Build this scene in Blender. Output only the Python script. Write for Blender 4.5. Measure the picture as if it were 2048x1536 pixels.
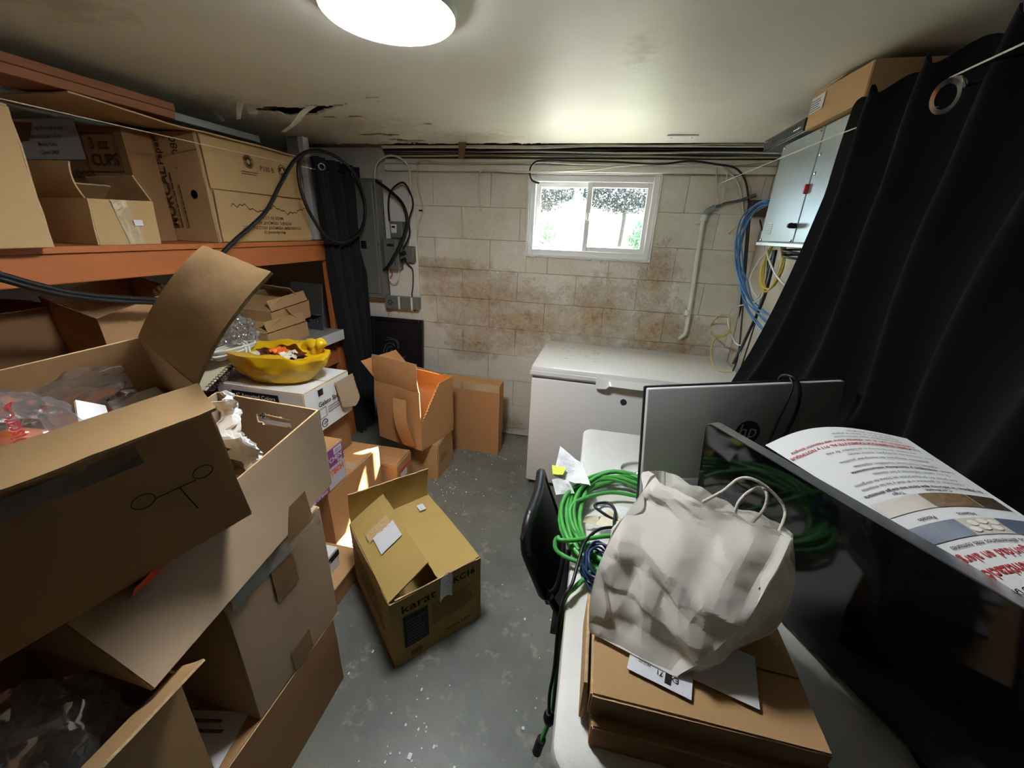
import bpy, bmesh, math, random
from mathutils import Vector as V, Matrix, Euler, noise
for o in list(bpy.data.objects): bpy.data.objects.remove(o, do_unlink=True)
SC = bpy.context.scene; COL = SC.collection
R = math.radians
# ------------------------------------------------------------ camera
FPX, PITCH, YAW, ROLL, CAMH = 775.0, R(21.5), R(11.5), R(2.3), 1.52
fw = V((-math.sin(YAW)*math.cos(PITCH), math.cos(YAW)*math.cos(PITCH), -math.sin(PITCH)))
rt = V((math.cos(YAW), math.sin(YAW), 0)); up = rt.cross(fw)
r2 = rt*math.cos(ROLL)+up*math.sin(ROLL); u2 = up*math.cos(ROLL)-rt*math.sin(ROLL)
cam = bpy.data.cameras.new('camera'); camo = bpy.data.objects.new('camera', cam); COL.objects.link(camo)
camo.matrix_world = Matrix(((r2.x, u2.x, -fw.x, 0), (r2.y, u2.y, -fw.y, 0), (r2.z, u2.z, -fw.z, CAMH), (0, 0, 0, 1)))
cam.sensor_width = 36; cam.lens = FPX/2048*36; cam.clip_start = 0.02; cam.clip_end = 200
SC.camera = camo
# ------------------------------------------------------------ sky, sun, exposure
wd = bpy.data.worlds.new('sky'); SC.world = wd; wd.use_nodes = True
bg = wd.node_tree.nodes['Background']; bg.inputs[0].default_value = (0.62, 0.80, 1.0, 1); bg.inputs[1].default_value = 9.0
sl = bpy.data.lights.new('sun', 'SUN'); sl.energy = 130; sl.angle = R(0.6); sl.color = (1.0, 0.93, 0.80)
so = bpy.data.objects.new('sun', sl); COL.objects.link(so)
so.rotation_euler = V((-0.86, -1.0, -1.15)).to_track_quat('-Z', 'Y').to_euler(); so.location = (4, 8, 8)
vs = SC.view_settings; vs.view_transform = 'Standard'; vs.look = 'None'; vs.exposure = 0.95; vs.gamma = 1.0; vs.use_curve_mapping = False
LAMP_STRENGTH = 52.0
# ------------------------------------------------------------ materials
def S(r, g, b):
    f = lambda c: ((c/255+0.055)/1.055)**2.4 if c > 10.3 else c/255/12.92
    return (f(r), f(g), f(b))
MATS = {}
def mat(name, col, rough=0.6, metal=0.0, var=0.0, vscale=6.0, bump=0.0, bscale=60.0, spec=0.5, coat=0.0, stretch=(1, 1, 1)):
    m = bpy.data.materials.new(name); m.use_nodes = True; nt = m.node_tree; p = nt.nodes['Principled BSDF']
    p.inputs['Roughness'].default_value = rough; p.inputs['Metallic'].default_value = metal
    p.inputs['Specular IOR Level'].default_value = spec; p.inputs['Coat Weight'].default_value = coat
    p.inputs['Base Color'].default_value = (*col, 1)
    tc = nt.nodes.new('ShaderNodeTexCoord'); mp = nt.nodes.new('ShaderNodeMapping'); mp.inputs['Scale'].default_value = stretch
    nt.links.new(tc.outputs['Object'], mp.inputs[0])
    if var:
        n = nt.nodes.new('ShaderNodeTexNoise'); n.inputs['Scale'].default_value = vscale; n.inputs['Detail'].default_value = 6; n.inputs['Roughness'].default_value = 0.65
        nt.links.new(mp.outputs[0], n.inputs['Vector'])
        mx = nt.nodes.new('ShaderNodeMix'); mx.data_type = 'RGBA'
        mx.inputs['A'].default_value = (*[c*(1-var) for c in col], 1); mx.inputs['B'].default_value = (*[min(1, c*(1+var)) for c in col], 1)
        nt.links.new(n.outputs['Fac'], mx.inputs['Factor']); nt.links.new(mx.outputs['Result'], p.inputs['Base Color'])
    if bump:
        b = nt.nodes.new('ShaderNodeTexNoise'); b.inputs['Scale'].default_value = bscale; b.inputs['Detail'].default_value = 4
        nt.links.new(mp.outputs[0], b.inputs['Vector'])
        bp = nt.nodes.new('ShaderNodeBump'); bp.inputs['Strength'].default_value = bump; bp.inputs['Distance'].default_value = 0.004
        nt.links.new(b.outputs['Fac'], bp.inputs['Height']); nt.links.new(bp.outputs[0], p.inputs['Normal'])
    MATS[name] = m; return m
def card(name, col): return mat(name, col, 0.72, var=0.10, vscale=9, bump=0.12, bscale=45, spec=0.25)
card('card_tan', S(183, 146, 102)); card('card_orange', S(188, 138, 92)); card('card_grey', S(171, 147, 120))
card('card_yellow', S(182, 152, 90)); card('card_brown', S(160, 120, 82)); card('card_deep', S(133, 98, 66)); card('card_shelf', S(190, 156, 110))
mat('card_edge', S(196, 165, 122), 0.85, var=0.45, vscale=120, bump=0.4, bscale=200, spec=0.1)
mat('kraft', S(176, 136, 96), 0.7, var=0.08, bump=0.3, bscale=25, spec=0.25)
mat('tape', S(190, 165, 130), 0.22, var=0.06, bump=0.25, bscale=18, spec=0.6)
mat('tape_brown', S(140, 105, 70), 0.25, var=0.06, bump=0.2, bscale=18, spec=0.6)
mat('white_paper', S(226, 226, 226), 0.65, var=0.03, spec=0.3); mat('bag_paper', S(230, 225, 215), 0.55, var=0.03, bump=0.35, bscale=26, spec=0.35)
mat('label_white', S(215, 216, 220), 0.5, var=0.05, vscale=60); mat('white_card', S(222, 222, 220), 0.5, var=0.04, spec=0.35)
mat('grey_card_inner', S(150, 145, 138), 0.7, var=0.06)
mat('ink_brown', S(84, 60, 42), 0.75, spec=0.2); mat('ink_black', S(34, 32, 32), 0.7, spec=0.2); mat('ink_red', S(178, 52, 56), 0.7, spec=0.2)
mat('ink_grey', S(110, 104, 98), 0.7, spec=0.2); mat('ink_white', S(230, 228, 222), 0.6, spec=0.2); mat('ink_slate', S(52, 62, 66), 0.7, var=0.2, vscale=30, spec=0.2)
mat('ink_orange', S(232, 88, 44), 0.6, spec=0.3); mat('purple', S(138, 60, 132), 0.45, var=0.06); mat('bag_print', S(188, 186, 196), 0.45, var=0.1)
mat('green_sticky', S(206, 222, 70), 0.6); mat('cream_paper', S(228, 220, 190), 0.65, var=0.04)
def wood(name, col):
    m = mat(name, col, 0.5, var=0.22, vscale=5, bump=0.15, bscale=30, spec=0.4, stretch=(6, 0.7, 6)); return m
wood('wood_orange', S(186, 108, 58)); wood('wood_plank', S(160, 100, 66)); wood('wood_dark', S(84, 58, 40)); wood('wood_joist', S(120, 92, 62))
mat('wood_white', S(224, 223, 214), 0.55, var=0.12, vscale=12, bump=0.3, bscale=40)
mat('steel', S(150, 160, 164), 0.38, metal=0.9, var=0.08, bump=0.05); mat('steel_dark', S(110, 118, 122), 0.35, metal=0.6, var=0.05)
mat('chrome', S(210, 210, 212), 0.12, metal=1.0); mat('panel_grey', S(122, 126, 122), 0.42, metal=0.25, var=0.06, spec=0.5)
mat('rack_grey', S(150, 160, 164), 0.3, metal=0.35, var=0.05, spec=0.5); mat('slab_grey', S(150, 146, 140), 0.5, var=0.18, vscale=14)
mat('slab_edge', S(205, 206, 208), 0.4, var=0.06)
mat('black_plastic', S(26, 26, 28), 0.38, var=0.1, spec=0.5); mat('black_rubber', S(20, 20, 21), 0.45, spec=0.5); mat('black_screen', (0.002, 0.002, 0.0025), 0.07, spec=0.5)
mat('alu', S(186, 190, 192), 0.3, metal=0.85); mat('monitor_back', S(190, 188, 188), 0.4, bump=0.03, bscale=200); mat('monitor_ledge', S(172, 170, 167), 0.4)
mat('freezer_white', S(240, 240, 238), 0.22, spec=0.5, coat=0.3, var=0.02, vscale=3); mat('freezer_gap', S(140, 142, 145), 0.5)
mat('table_grey', S(208, 205, 198), 0.42, var=0.05, vscale=24, bump=0.15, bscale=160, spec=0.4)
mat('cable_green', S(76, 166, 74), 0.38, spec=0.5); mat('cable_white', S(214, 212, 204), 0.42); mat('cable_blue', S(72, 128, 180), 0.4); mat('cable_navy', S(30, 52, 92), 0.4)
mat('cable_yellow', S(206, 186, 84), 0.42); mat('cable_cream', S(205, 198, 170), 0.45); mat('rope_white', S(222, 214, 198), 0.8, bump=0.6, bscale=300)
mat('conduit', S(226, 225, 216), 0.5, var=0.08, bump=0.25, bscale=50); mat('box_grey', S(112, 116, 114), 0.5, metal=0.2, var=0.08)
mat('yellow_film', S(255, 206, 30), 0.32, var=0.1, vscale=10, bump=0.5, bscale=30, spec=0.6); mat('wrap_orange', S(232, 112, 38), 0.3); mat('wrap_brown', S(94, 44, 26), 0.3); mat('wrap_white', S(214, 202, 186), 0.4)
def translucent(name, fac):
    nt = MATS[name].node_tree; out = nt.nodes['Material Output']; p = nt.nodes['Principled BSDF']; t = nt.nodes.new('ShaderNodeBsdfTranslucent'); x = nt.nodes.new('ShaderNodeMixShader')
    t.inputs[0].default_value = p.inputs['Base Color'].default_value; x.inputs[0].default_value = fac
    nt.links.new(p.outputs[0], x.inputs[1]); nt.links.new(t.outputs[0], x.inputs[2]); nt.links.new(x.outputs[0], out.inputs[0])
translucent('yellow_film', 0.22); translucent('bag_paper', 0.25)
def fabric(name, col):
    m = mat(name, col, 0.95, var=0.25, vscale=260, bump=0.25, bscale=500, spec=0.1)
    m.node_tree.nodes['Principled BSDF'].inputs['Sheen Weight'].default_value = 0.06; m.node_tree.nodes['Principled BSDF'].inputs['Sheen Roughness'].default_value = 0.4; return m
fabric('curtain_black', S(15, 15, 17)); fabric('curtain_slate', S(40, 41, 46))
def film(name, tint, glossy=0.28, rough=0.12, haze=0.12):
    m = bpy.data.materials.new(name); m.use_nodes = True; nt = m.node_tree; nt.nodes.clear()
    out = nt.nodes.new('ShaderNodeOutputMaterial'); tr = nt.nodes.new('ShaderNodeBsdfTransparent'); gl = nt.nodes.new('ShaderNodeBsdfGlossy'); df = nt.nodes.new('ShaderNodeBsdfDiffuse')
    tr.inputs[0].default_value = (*tint, 1); gl.inputs['Roughness'].default_value = rough; df.inputs[0].default_value = (0.75, 0.75, 0.76, 1)
    a = nt.nodes.new('ShaderNodeMixShader'); b = nt.nodes.new('ShaderNodeMixShader'); lw = nt.nodes.new('ShaderNodeLayerWeight'); lw.inputs[0].default_value = 0.35
    mm = nt.nodes.new('ShaderNodeMath'); mm.operation = 'MULTIPLY_ADD'; mm.inputs[1].default_value = 0.6; mm.inputs[2].default_value = glossy*0.3
    nt.links.new(lw.outputs['Fresnel'], mm.inputs[0]); nt.links.new(mm.outputs[0], a.inputs[0])
    nt.links.new(tr.outputs[0], a.inputs[1]); nt.links.new(gl.outputs[0], a.inputs[2])
    b.inputs[0].default_value = haze; nt.links.new(a.outputs[0], b.inputs[1]); nt.links.new(df.outputs[0], b.inputs[2]); nt.links.new(b.outputs[0], out.inputs[0])
    MATS[name] = m; return m
film('clear_film', (0.93, 0.93, 0.94), glossy=1.0, rough=0.08, haze=0.09); film('window_glass', (0.95, 0.97, 0.97), glossy=0.15, rough=0.02, haze=0.05); film('clear_tape', (0.95, 0.93, 0.88), glossy=0.4, rough=0.2, haze=0.15)
film('blue_film', (0.80, 0.84, 0.92), glossy=0.9, rough=0.08, haze=0.12)
m = mat('lamp_diffuser', (1, 1, 1)); p = m.node_tree.nodes['Principled BSDF']; p.inputs['Emission Color'].default_value = (0.93, 0.97, 1.0, 1); p.inputs['Emission Strength'].default_value = LAMP_STRENGTH
m = mat('lamp_rim', S(235, 236, 238), 0.4)

def ramp(nt, src, stops):
    r = nt.nodes.new('ShaderNodeValToRGB'); cr = r.color_ramp
    cr.elements[0].position, cr.elements[0].color = stops[0][0], (*stops[0][1], 1); cr.elements[1].position, cr.elements[1].color = stops[-1][0], (*stops[-1][1], 1)
    for pz, c in stops[1:-1]:
        e = cr.elements.new(pz); e.color = (*c, 1)
    nt.links.new(src, r.inputs[0]); return r.outputs[0]
def nz(nt, vec, scale, detail=6, rough=0.6, kind='ShaderNodeTexNoise'):
    n = nt.nodes.new(kind); n.inputs['Scale'].default_value = scale
    if kind == 'ShaderNodeTexNoise': n.inputs['Detail'].default_value = detail; n.inputs['Roughness'].default_value = rough
    nt.links.new(vec, n.inputs['Vector']); return n
def mixc(nt, fac, a, b):
    x = nt.nodes.new('ShaderNodeMix'); x.data_type = 'RGBA'; nt.links.new(fac, x.inputs['Factor'])
    for s, v in (('A', a), ('B', b)):
        if isinstance(v, tuple): x.inputs[s].default_value = (*v, 1)
        else: nt.links.new(v, x.inputs[s])
    return x.outputs['Result']
def mth(nt, op, a, b=None):
    x = nt.nodes.new('ShaderNodeMath'); x.operation = op; x.use_clamp = True
    for i, v in enumerate((a, b)):
        if v is None: continue
        if isinstance(v, (int, float)): x.inputs[i].default_value = v
        else: nt.links.new(v, x.inputs[i])
    return x.outputs[0]
def blob(nt, pos, c, rad):
    # soft patch of damage centred at c with radii rad (a stain has its own place on the wall)
    s = nt.nodes.new('ShaderNodeVectorMath'); s.operation = 'SUBTRACT'; nt.links.new(pos, s.inputs[0]); s.inputs[1].default_value = c
    d = nt.nodes.new('ShaderNodeVectorMath'); d.operation = 'DIVIDE'; nt.links.new(s.outputs[0], d.inputs[0]); d.inputs[1].default_value = rad
    l = nt.nodes.new('ShaderNodeVectorMath'); l.operation = 'LENGTH'; nt.links.new(d.outputs[0], l.inputs[0])
    return mth(nt, 'SUBTRACT', 1.0, l.outputs['Value'])
def block_paint():
    m = mat('block_paint', S(206, 203, 192), 0.55); nt = m.node_tree; p = nt.nodes['Principled BSDF']
    g = nt.nodes.new('ShaderNodeNewGeometry'); pos = g.outputs['Position']
    n1 = nz(nt, pos, 3.0, 8, 0.7); n2 = nz(nt, pos, 14.0, 8, 0.75); n3 = nz(nt, pos, 38, 4, 0.6)
    msum = None
    for c, rd in [((-0.80, 2.7, 1.08), (0.80, 1, 0.24)), ((-1.02, 2.7, 1.25), (0.60, 1, 0.13)), ((-0.55, 2.7, 0.90), (0.9, 1, 0.30)), ((0.02, 2.7, 1.0), (0.45, 1, 0.42)), ((0.42, 2.7, 0.92), (0.45, 1, 0.36)), ((0.36, 2.7, 1.28), (0.22, 1, 0.34)),
                  ((-0.85, 2.7, 0.72), (0.35, 1, 0.2)), ((-0.62, 2.7, 0.10), (0.3, 1, 0.14)), ((0.60, 2.7, 0.84), (0.3, 1, 0.3)), ((-0.45, 2.7, 0.95), (0.3, 1, 0.15))]:
        bl = blob(nt, pos, c, rd); msum = bl if msum is None else mth(nt, 'MAXIMUM', msum, bl)
    n4 = nz(nt, pos, 55, 6, 0.8)
    a = mth(nt, 'ADD', mth(nt, 'MULTIPLY', msum, 0.24), mth(nt, 'ADD', mth(nt, 'MULTIPLY', n2.outputs['Fac'], 0.42), mth(nt, 'ADD', mth(nt, 'MULTIPLY', n4.outputs['Fac'], 0.20), mth(nt, 'MULTIPLY', n1.outputs['Fac'], 0.16))))
    st = ramp(nt, a, [(0.475, (0, 0, 0)), (0.535, (0.4, 0.4, 0.4)), (0.63, (1, 1, 1))])
    stc = ramp(nt, n3.outputs['Fac'], [(0.3, S(140, 100, 60)), (0.5, S(196, 160, 112)), (0.7, S(214, 192, 152))])
    base = ramp(nt, n1.outputs['Fac'], [(0.3, S(212, 204, 184)), (0.5, S(228, 224, 210)), (0.7, S(238, 236, 228))])
    c1 = mixc(nt, mth(nt, 'MULTIPLY', st, 0.85), base, stc)
    low = nt.nodes.new('ShaderNodeSeparateXYZ'); nt.links.new(pos, low.inputs[0])
    dm = mth(nt, 'MULTIPLY', mth(nt, 'SUBTRACT', 0.95, low.outputs['Z']), mth(nt, 'MULTIPLY', n1.outputs['Fac'], 0.75))
    c2 = mixc(nt, dm, c1, S(186, 172, 144))
    nt.links.new(c2, p.inputs['Base Color'])
    bsum = nt.nodes.new('ShaderNodeMath'); bsum.operation = 'ADD'; nt.links.new(n2.outputs['Fac'], bsum.inputs[0]); nt.links.new(mth(nt, 'MULTIPLY', st, mth(nt, 'MULTIPLY', n3.outputs['Fac'], 0.9)), bsum.inputs[1])
    bp = nt.nodes.new('ShaderNodeBump'); bp.inputs['Strength'].default_value = 0.85; bp.inputs['Distance'].default_value = 0.014
    nt.links.new(bsum.outputs[0], bp.inputs['Height']); nt.links.new(bp.outputs[0], p.inputs['Normal'])
block_paint()
def floor_paint():
    m = mat('floor_paint', S(118, 121, 116), 0.4); nt = m.node_tree; p = nt.nodes['Principled BSDF']
    pos = nt.nodes.new('ShaderNodeNewGeometry').outputs['Position']
    n1 = nz(nt, pos, 1.6, 8, 0.65); n2 = nz(nt, pos, 9, 8, 0.75); n3 = nz(nt, pos, 30, 5, 0.7)
    base = ramp(nt, n1.outputs['Fac'], [(0.32, S(86, 89, 85)), (0.5, S(107, 109, 102)), (0.68, S(130, 127, 115))])
    wear = ramp(nt, mth(nt, 'ADD', mth(nt, 'MULTIPLY', n2.outputs['Fac'], 0.7), mth(nt, 'MULTIPLY', n3.outputs['Fac'], 0.3)), [(0.54, (0, 0, 0)), (0.64, (1, 1, 1))])
    c = mixc(nt, mth(nt, 'MULTIPLY', wear, 0.7), base, S(166, 156, 134)); nt.links.new(c, p.inputs['Base Color'])
    rr = ramp(nt, n2.outputs['Fac'], [(0.35, (0.28, 0.28, 0.28)), (0.65, (0.52, 0.52, 0.52))]); nt.links.new(rr, p.inputs['Roughness'])
    bp = nt.nodes.new('ShaderNodeBump'); bp.inputs['Strength'].default_value = 0.25; bp.inputs['Distance'].default_value = 0.006
    nt.links.new(n2.outputs['Fac'], bp.inputs['Height']); nt.links.new(bp.outputs[0], p.inputs['Normal'])
floor_paint()
def ceiling_paint():
    m = mat('ceiling_paint', S(206, 205, 192), 0.52, spec=0.35); nt = m.node_tree; p = nt.nodes['Principled BSDF']
    pos = nt.nodes.new('ShaderNodeNewGeometry').outputs['Position']
    n1 = nz(nt, pos, 2.0, 6, 0.6); n2 = nz(nt, pos, 16, 8, 0.75)
    msum = None
    for c, rd in [((-1.35, 2.1, 2.0), (0.75, 0.5, 1)), ((-0.75, 2.4, 2.0), (0.5, 0.3, 1)), ((-1.75, 1.8, 2.0), (0.5, 0.5, 1)), ((0.05, 1.38, 2.0), (0.10, 0.22, 1)), ((-1.35, 0.95, 2.0), (0.3, 0.25, 1))]:
        bl = blob(nt, pos, c, rd); msum = bl if msum is None else mth(nt, 'MAXIMUM', msum, bl)
    a = mth(nt, 'ADD', mth(nt, 'MULTIPLY', msum, 0.30), mth(nt, 'MULTIPLY', n2.outputs['Fac'], 0.7))
    st = ramp(nt, a, [(0.47, (0, 0, 0)), (0.62, (1, 1, 1))])
    base = ramp(nt, n1.outputs['Fac'], [(0.3, S(220, 218, 205)), (0.7, S(230, 230, 221))])
    c = mixc(nt, mth(nt, 'MULTIPLY', st, 0.45), base, S(160, 142, 112)); nt.links.new(c, p.inputs['Base Color'])
    bp = nt.nodes.new('ShaderNodeBump'); bp.inputs['Strength'].default_value = 0.12; bp.inputs['Distance'].default_value = 0.004
    nt.links.new(n2.outputs['Fac'], bp.inputs['Height']); nt.links.new(bp.outputs[0], p.inputs['Normal'])
ceiling_paint()
mat('wall_low_bounce', S(62, 54, 46), 0.7, var=0.15); mat('wall_paint', S(206, 202, 188), 0.6, var=0.1, vscale=5, bump=0.4, bscale=20)
mat('grass', S(104, 116, 84), 0.9, var=0.4, vscale=20); mat('paving', S(140, 139, 135), 0.9, var=0.08); mat('leaf', S(62, 110, 60), 0.6, var=0.4, vscale=8); mat('leaf_dark', S(22, 32, 38), 0.6, var=0.4, vscale=8); mat('bark', S(40, 34, 30), 0.9)

# ------------------------------------------------------------ helpers
OFF = {}
def finish(name, bm, mats, smooth=None):
    me = bpy.data.meshes.new(name); bm.to_mesh(me); bm.free()
    for k in (mats if isinstance(mats, (list, tuple)) else [mats]): me.materials.append(MATS[k])
    if smooth is not None:
        me.polygons.foreach_set('use_smooth', [True]*len(me.polygons)); me.set_sharp_from_angle(angle=R(smooth))
    return me
def tagit(o, label, cat, group=None, kind=None):
    if label: o['label'] = label
    if cat: o['category'] = cat
    if group: o['group'] = group
    if kind: o['kind'] = kind
    return o
def thing(name, label, cat, loc, group=None, kind=None):
    o = bpy.data.objects.new(name, None); o.empty_display_size = 0.1; COL.objects.link(o); o.location = loc; OFF[o] = V(loc)
    return tagit(o, label, cat, group, kind)
def part(parent, name, bm, mats, smooth=None, label=None, kind=None):
    off = OFF[parent]; bmesh.ops.translate(bm, verts=bm.verts, vec=-off)
    o = bpy.data.objects.new(name, finish(name, bm, mats, smooth)); COL.objects.link(o); o.parent = parent; OFF[o] = off
    if label: o['label'] = label
    if kind: o['kind'] = kind
    return o
def solo(name, label, cat, bm, mats, smooth=None, group=None, kind=None, origin=None):
    if origin is None:
        xs = [v.co for v in bm.verts]; origin = V(((min(c.x for c in xs)+max(c.x for c in xs))/2, (min(c.y for c in xs)+max(c.y for c in xs))/2, min(c.z for c in xs)))
    origin = V(origin); bmesh.ops.translate(bm, verts=bm.verts, vec=-origin)
    o = bpy.data.objects.new(name, finish(name, bm, mats, smooth)); COL.objects.link(o); o.location = origin; OFF[o] = origin
    return tagit(o, label, cat, group, kind)
def Mx(loc, rz=0, rx=0, ry=0): return Matrix.Translation(V(loc)) @ Euler((R(rx), R(ry), R(rz)), 'XYZ').to_matrix().to_4x4()
def bx(bm, lo, hi, bev=0.0, M=None, mi=0, seg=2):
    r = bmesh.ops.create_cube(bm, size=1.0); vs_ = r['verts']; lo, hi = V(lo), V(hi)
    for v in vs_: v.co = V(((v.co.x+.5)*(hi.x-lo.x)+lo.x, (v.co.y+.5)*(hi.y-lo.y)+lo.y, (v.co.z+.5)*(hi.z-lo.z)+lo.z))
    fs = list({f for v in vs_ for f in v.link_faces})
    for f in fs: f.material_index = mi
    allv = set(vs_)
    if bev:
        es = list({e for v in vs_ for e in v.link_edges})
        rr = bmesh.ops.bevel(bm, geom=es, offset=bev, segments=seg, affect='EDGES', profile=0.5)
        allv = {v for f in fs if f.is_valid for v in f.verts} | set(rr['verts'])
        for f in rr['faces']: f.material_index = mi
    if M is not None:
        for v in allv: v.co = M @ v.co
    return bm
def box(lo, hi, bev=0.0, M=None): return bx(bmesh.new(), lo, hi, bev, M)
def catmull(pts, sub):
    P = [V(p) for p in pts]
    if len(P) < 3 or sub <= 1: return P
    out = []
    for i in range(len(P)-1):
        a, b, c, d = P[max(i-1, 0)], P[i], P[i+1], P[min(i+2, len(P)-1)]
        for k in range(sub):
            t = k/sub; out.append(0.5*((2*b)+(c-a)*t+(2*a-5*b+4*c-d)*t*t+(-a+3*b-3*c+d)*t**3))
    out.append(P[-1]); return out
def tube(pts, r, sub=6, seg=8, bm=None, mi=0, taper=None):
    bm = bm or bmesh.new(); P = catmull(pts, sub); n = len(P); T = [(P[min(i+1, n-1)]-P[max(i-1, 0)]).normalized() for i in range(n)]
    N = T[0].orthogonal().normalized(); rings = []
    for i in range(n):
        N = (N-T[i]*N.dot(T[i]));  N = N.normalized() if N.length > 1e-6 else T[i].orthogonal().normalized()
        B = T[i].cross(N); rr = r if taper is None else r*taper(i/(n-1))
        rings.append([bm.verts.new(P[i]+(N*math.cos(2*math.pi*k/seg)+B*math.sin(2*math.pi*k/seg))*rr) for k in range(seg)])
    for a, b in zip(rings, rings[1:]):
        for k in range(seg):
            f = bm.faces.new((a[k], a[(k+1) % seg], b[(k+1) % seg], b[k])); f.material_index = mi
    f = bm.faces.new(rings[0][::-1]); f.material_index = mi; f = bm.faces.new(rings[-1]); f.material_index = mi
    return bm
def lathe(prof, M=None, seg=32, bm=None, mi=0):
    bm = bm or bmesh.new(); M = M or Matrix(); rings = []
    for r_, z in prof: rings.append([bm.verts.new(M @ V((r_*math.cos(2*math.pi*k/seg), r_*math.sin(2*math.pi*k/seg), z))) for k in range(seg)])
    for a, b in zip(rings, rings[1:]):
        for k in range(seg):
            f = bm.faces.new((a[k], a[(k+1) % seg], b[(k+1) % seg], b[k])); f.material_index = mi
    if prof[0] == prof[-1]: return bm
    if prof[0][0] > 1e-6: bm.faces.new(rings[0][::-1]).material_index = mi
    if prof[-1][0] > 1e-6: bm.faces.new(rings[-1]).material_index = mi
    return bm
def surf(f, nu, nv, t=0.0, bm=None, mi=0, mi_edge=1, skip=None):
    """sheet with thickness t over f(u,v); edges take material mi_edge"""
    bm = bm or bmesh.new(); P = [[V(f(i/nu, j/nv)) for j in range(nv+1)] for i in range(nu+1)]
    def nrm(i, j):
        a = P[min(i+1, nu)][j]-P[max(i-1, 0)][j]; b = P[i][min(j+1, nv)]-P[i][max(j-1, 0)]; c = a.cross(b); return c.normalized() if c.length > 1e-12 else V((0, 0, 1))
    if t == 0:
        g = [[bm.verts.new(P[i][j]) for j in range(nv+1)] for i in range(nu+1)]
        for i in range(nu):
            for j in range(nv):
                if skip and skip((i+.5)/nu, (j+.5)/nv): continue
                bm.faces.new((g[i][j], g[i+1][j], g[i+1][j+1], g[i][j+1])).material_index = mi
        return bm
    N = [[nrm(i, j) for j in range(nv+1)] for i in range(nu+1)]
    A = [[bm.verts.new(P[i][j]+N[i][j]*t/2) for j in range(nv+1)] for i in range(nu+1)]
    B = [[bm.verts.new(P[i][j]-N[i][j]*t/2) for j in range(nv+1)] for i in range(nu+1)]
    ok = [[not (skip and skip((i+.5)/nu, (j+.5)/nv)) for j in range(nv)] for i in range(nu)]
    g = lambda i, j: 0 <= i < nu and 0 <= j < nv and ok[i][j]
    for i in range(nu):
        for j in range(nv):
            if not ok[i][j]: continue
            bm.faces.new((A[i][j], A[i+1][j], A[i+1][j+1], A[i][j+1])).material_index = mi
            bm.faces.new((B[i][j], B[i][j+1], B[i+1][j+1], B[i+1][j])).material_index = mi
            for (di, dj, p, q) in ((-1, 0, (i, j), (i, j+1)), (1, 0, (i+1, j+1), (i+1, j)), (0, -1, (i+1, j), (i, j)), (0, 1, (i, j+1), (i+1, j+1))):
                if not g(i+di, j+dj):
                    bm.faces.new((A[p[0]][p[1]], A[q[0]][q[1]], B[q[0]][q[1]], B[p[0]][p[1]])).material_index = mi_edge
    for v in [v for v in bm.verts if not v.link_faces]: bm.verts.remove(v)
    return bm
def bil(c, warp=0.0, freq=6.0, seed=0, sag=0.0, jag=0.0):
    c = [V(x) for x in c]; n = (c[1]-c[0]).cross(c[3]-c[0]).normalized(); s = V((seed*7.3, seed*3.1, seed*1.7))
    def f(u, v):
        p = c[0]*(1-u)*(1-v)+c[1]*u*(1-v)+c[2]*u*v+c[3]*(1-u)*v
        if warp: p = p+n*noise.noise(p*freq+s)*warp*2+n*noise.noise(p*freq*3+s)*warp*0.6
        if sag: p = p+n*sag*4*v*(1-v)
        if jag and v > 0.99: p = p+(c[3]-c[0]).normalized()*jag*noise.noise(p*60+s)
        return p
    return f
def folds(p, amp, seed=0, n=6, f0=5.0):
    # straight sharp creases in several directions, fading in and out like crushed paper
    r = random.Random(seed); h = 0.0
    for k in range(n):
        d = V((r.gauss(0, 1), r.gauss(0, 1), r.gauss(0, 1))).normalized(); f = f0*r.uniform(.6, 2.2); ph = r.random(); s = p.dot(d)*f+ph+.35*noise.noise(p*4+V((k*3.1, 0, 0)))
        w = max(0.0, min(1.0, .5+1.6*noise.noise(p*6+V((0, k*5.7, seed))))); h += w*(abs(2*(s-math.floor(s))-1)-.5)*5.0/f
    return amp*h
def facet(p, f, seed=0):
    d = noise.voronoi((p+V((seed*3.3, seed*1.9, seed*2.7)))*f)[0]; return d[0]
def ridged(p, f): return 1-2*abs(noise.noise(p*f))
def crump(p, amp, f, seed=0):
    q = p+V((seed*5.1, seed*2.3, seed*3.7)); return amp*(ridged(q, f)*0.6+ridged(q, f*2.1)*0.3+ridged(q, f*4.3)*0.12)
FONT = None
def text_mesh(s, size, align='LEFT', bold=0.0, space=1.0):
    cu = bpy.data.curves.new('t', 'FONT'); cu.body = s; cu.size = size; cu.align_x = align; cu.fill_mode = 'FRONT'; cu.resolution_u = 2; cu.offset = bold*size; cu.space_character = space
    o = bpy.data.objects.new('t', cu); me = bpy.data.meshes.new_from_object(o); bm = bmesh.new(); bm.from_mesh(me)
    bpy.data.objects.remove(o); bpy.data.curves.remove(cu); bpy.data.meshes.remove(me); return bm
def text(parent, s, size, p, xd, yd, m='ink_brown', off=0.0025, align='LEFT', bold=0.012, stretch=1.0, name='lettering', mi=0):
    bm = text_mesh(s, size, align, bold); xd, yd = V(xd).normalized(), V(yd).normalized(); n = xd.cross(yd).normalized(); p = V(p)
    for v in bm.verts: v.co = p+xd*v.co.x*stretch+yd*v.co.y+n*off
    return part(parent, name, bm, m)
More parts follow.
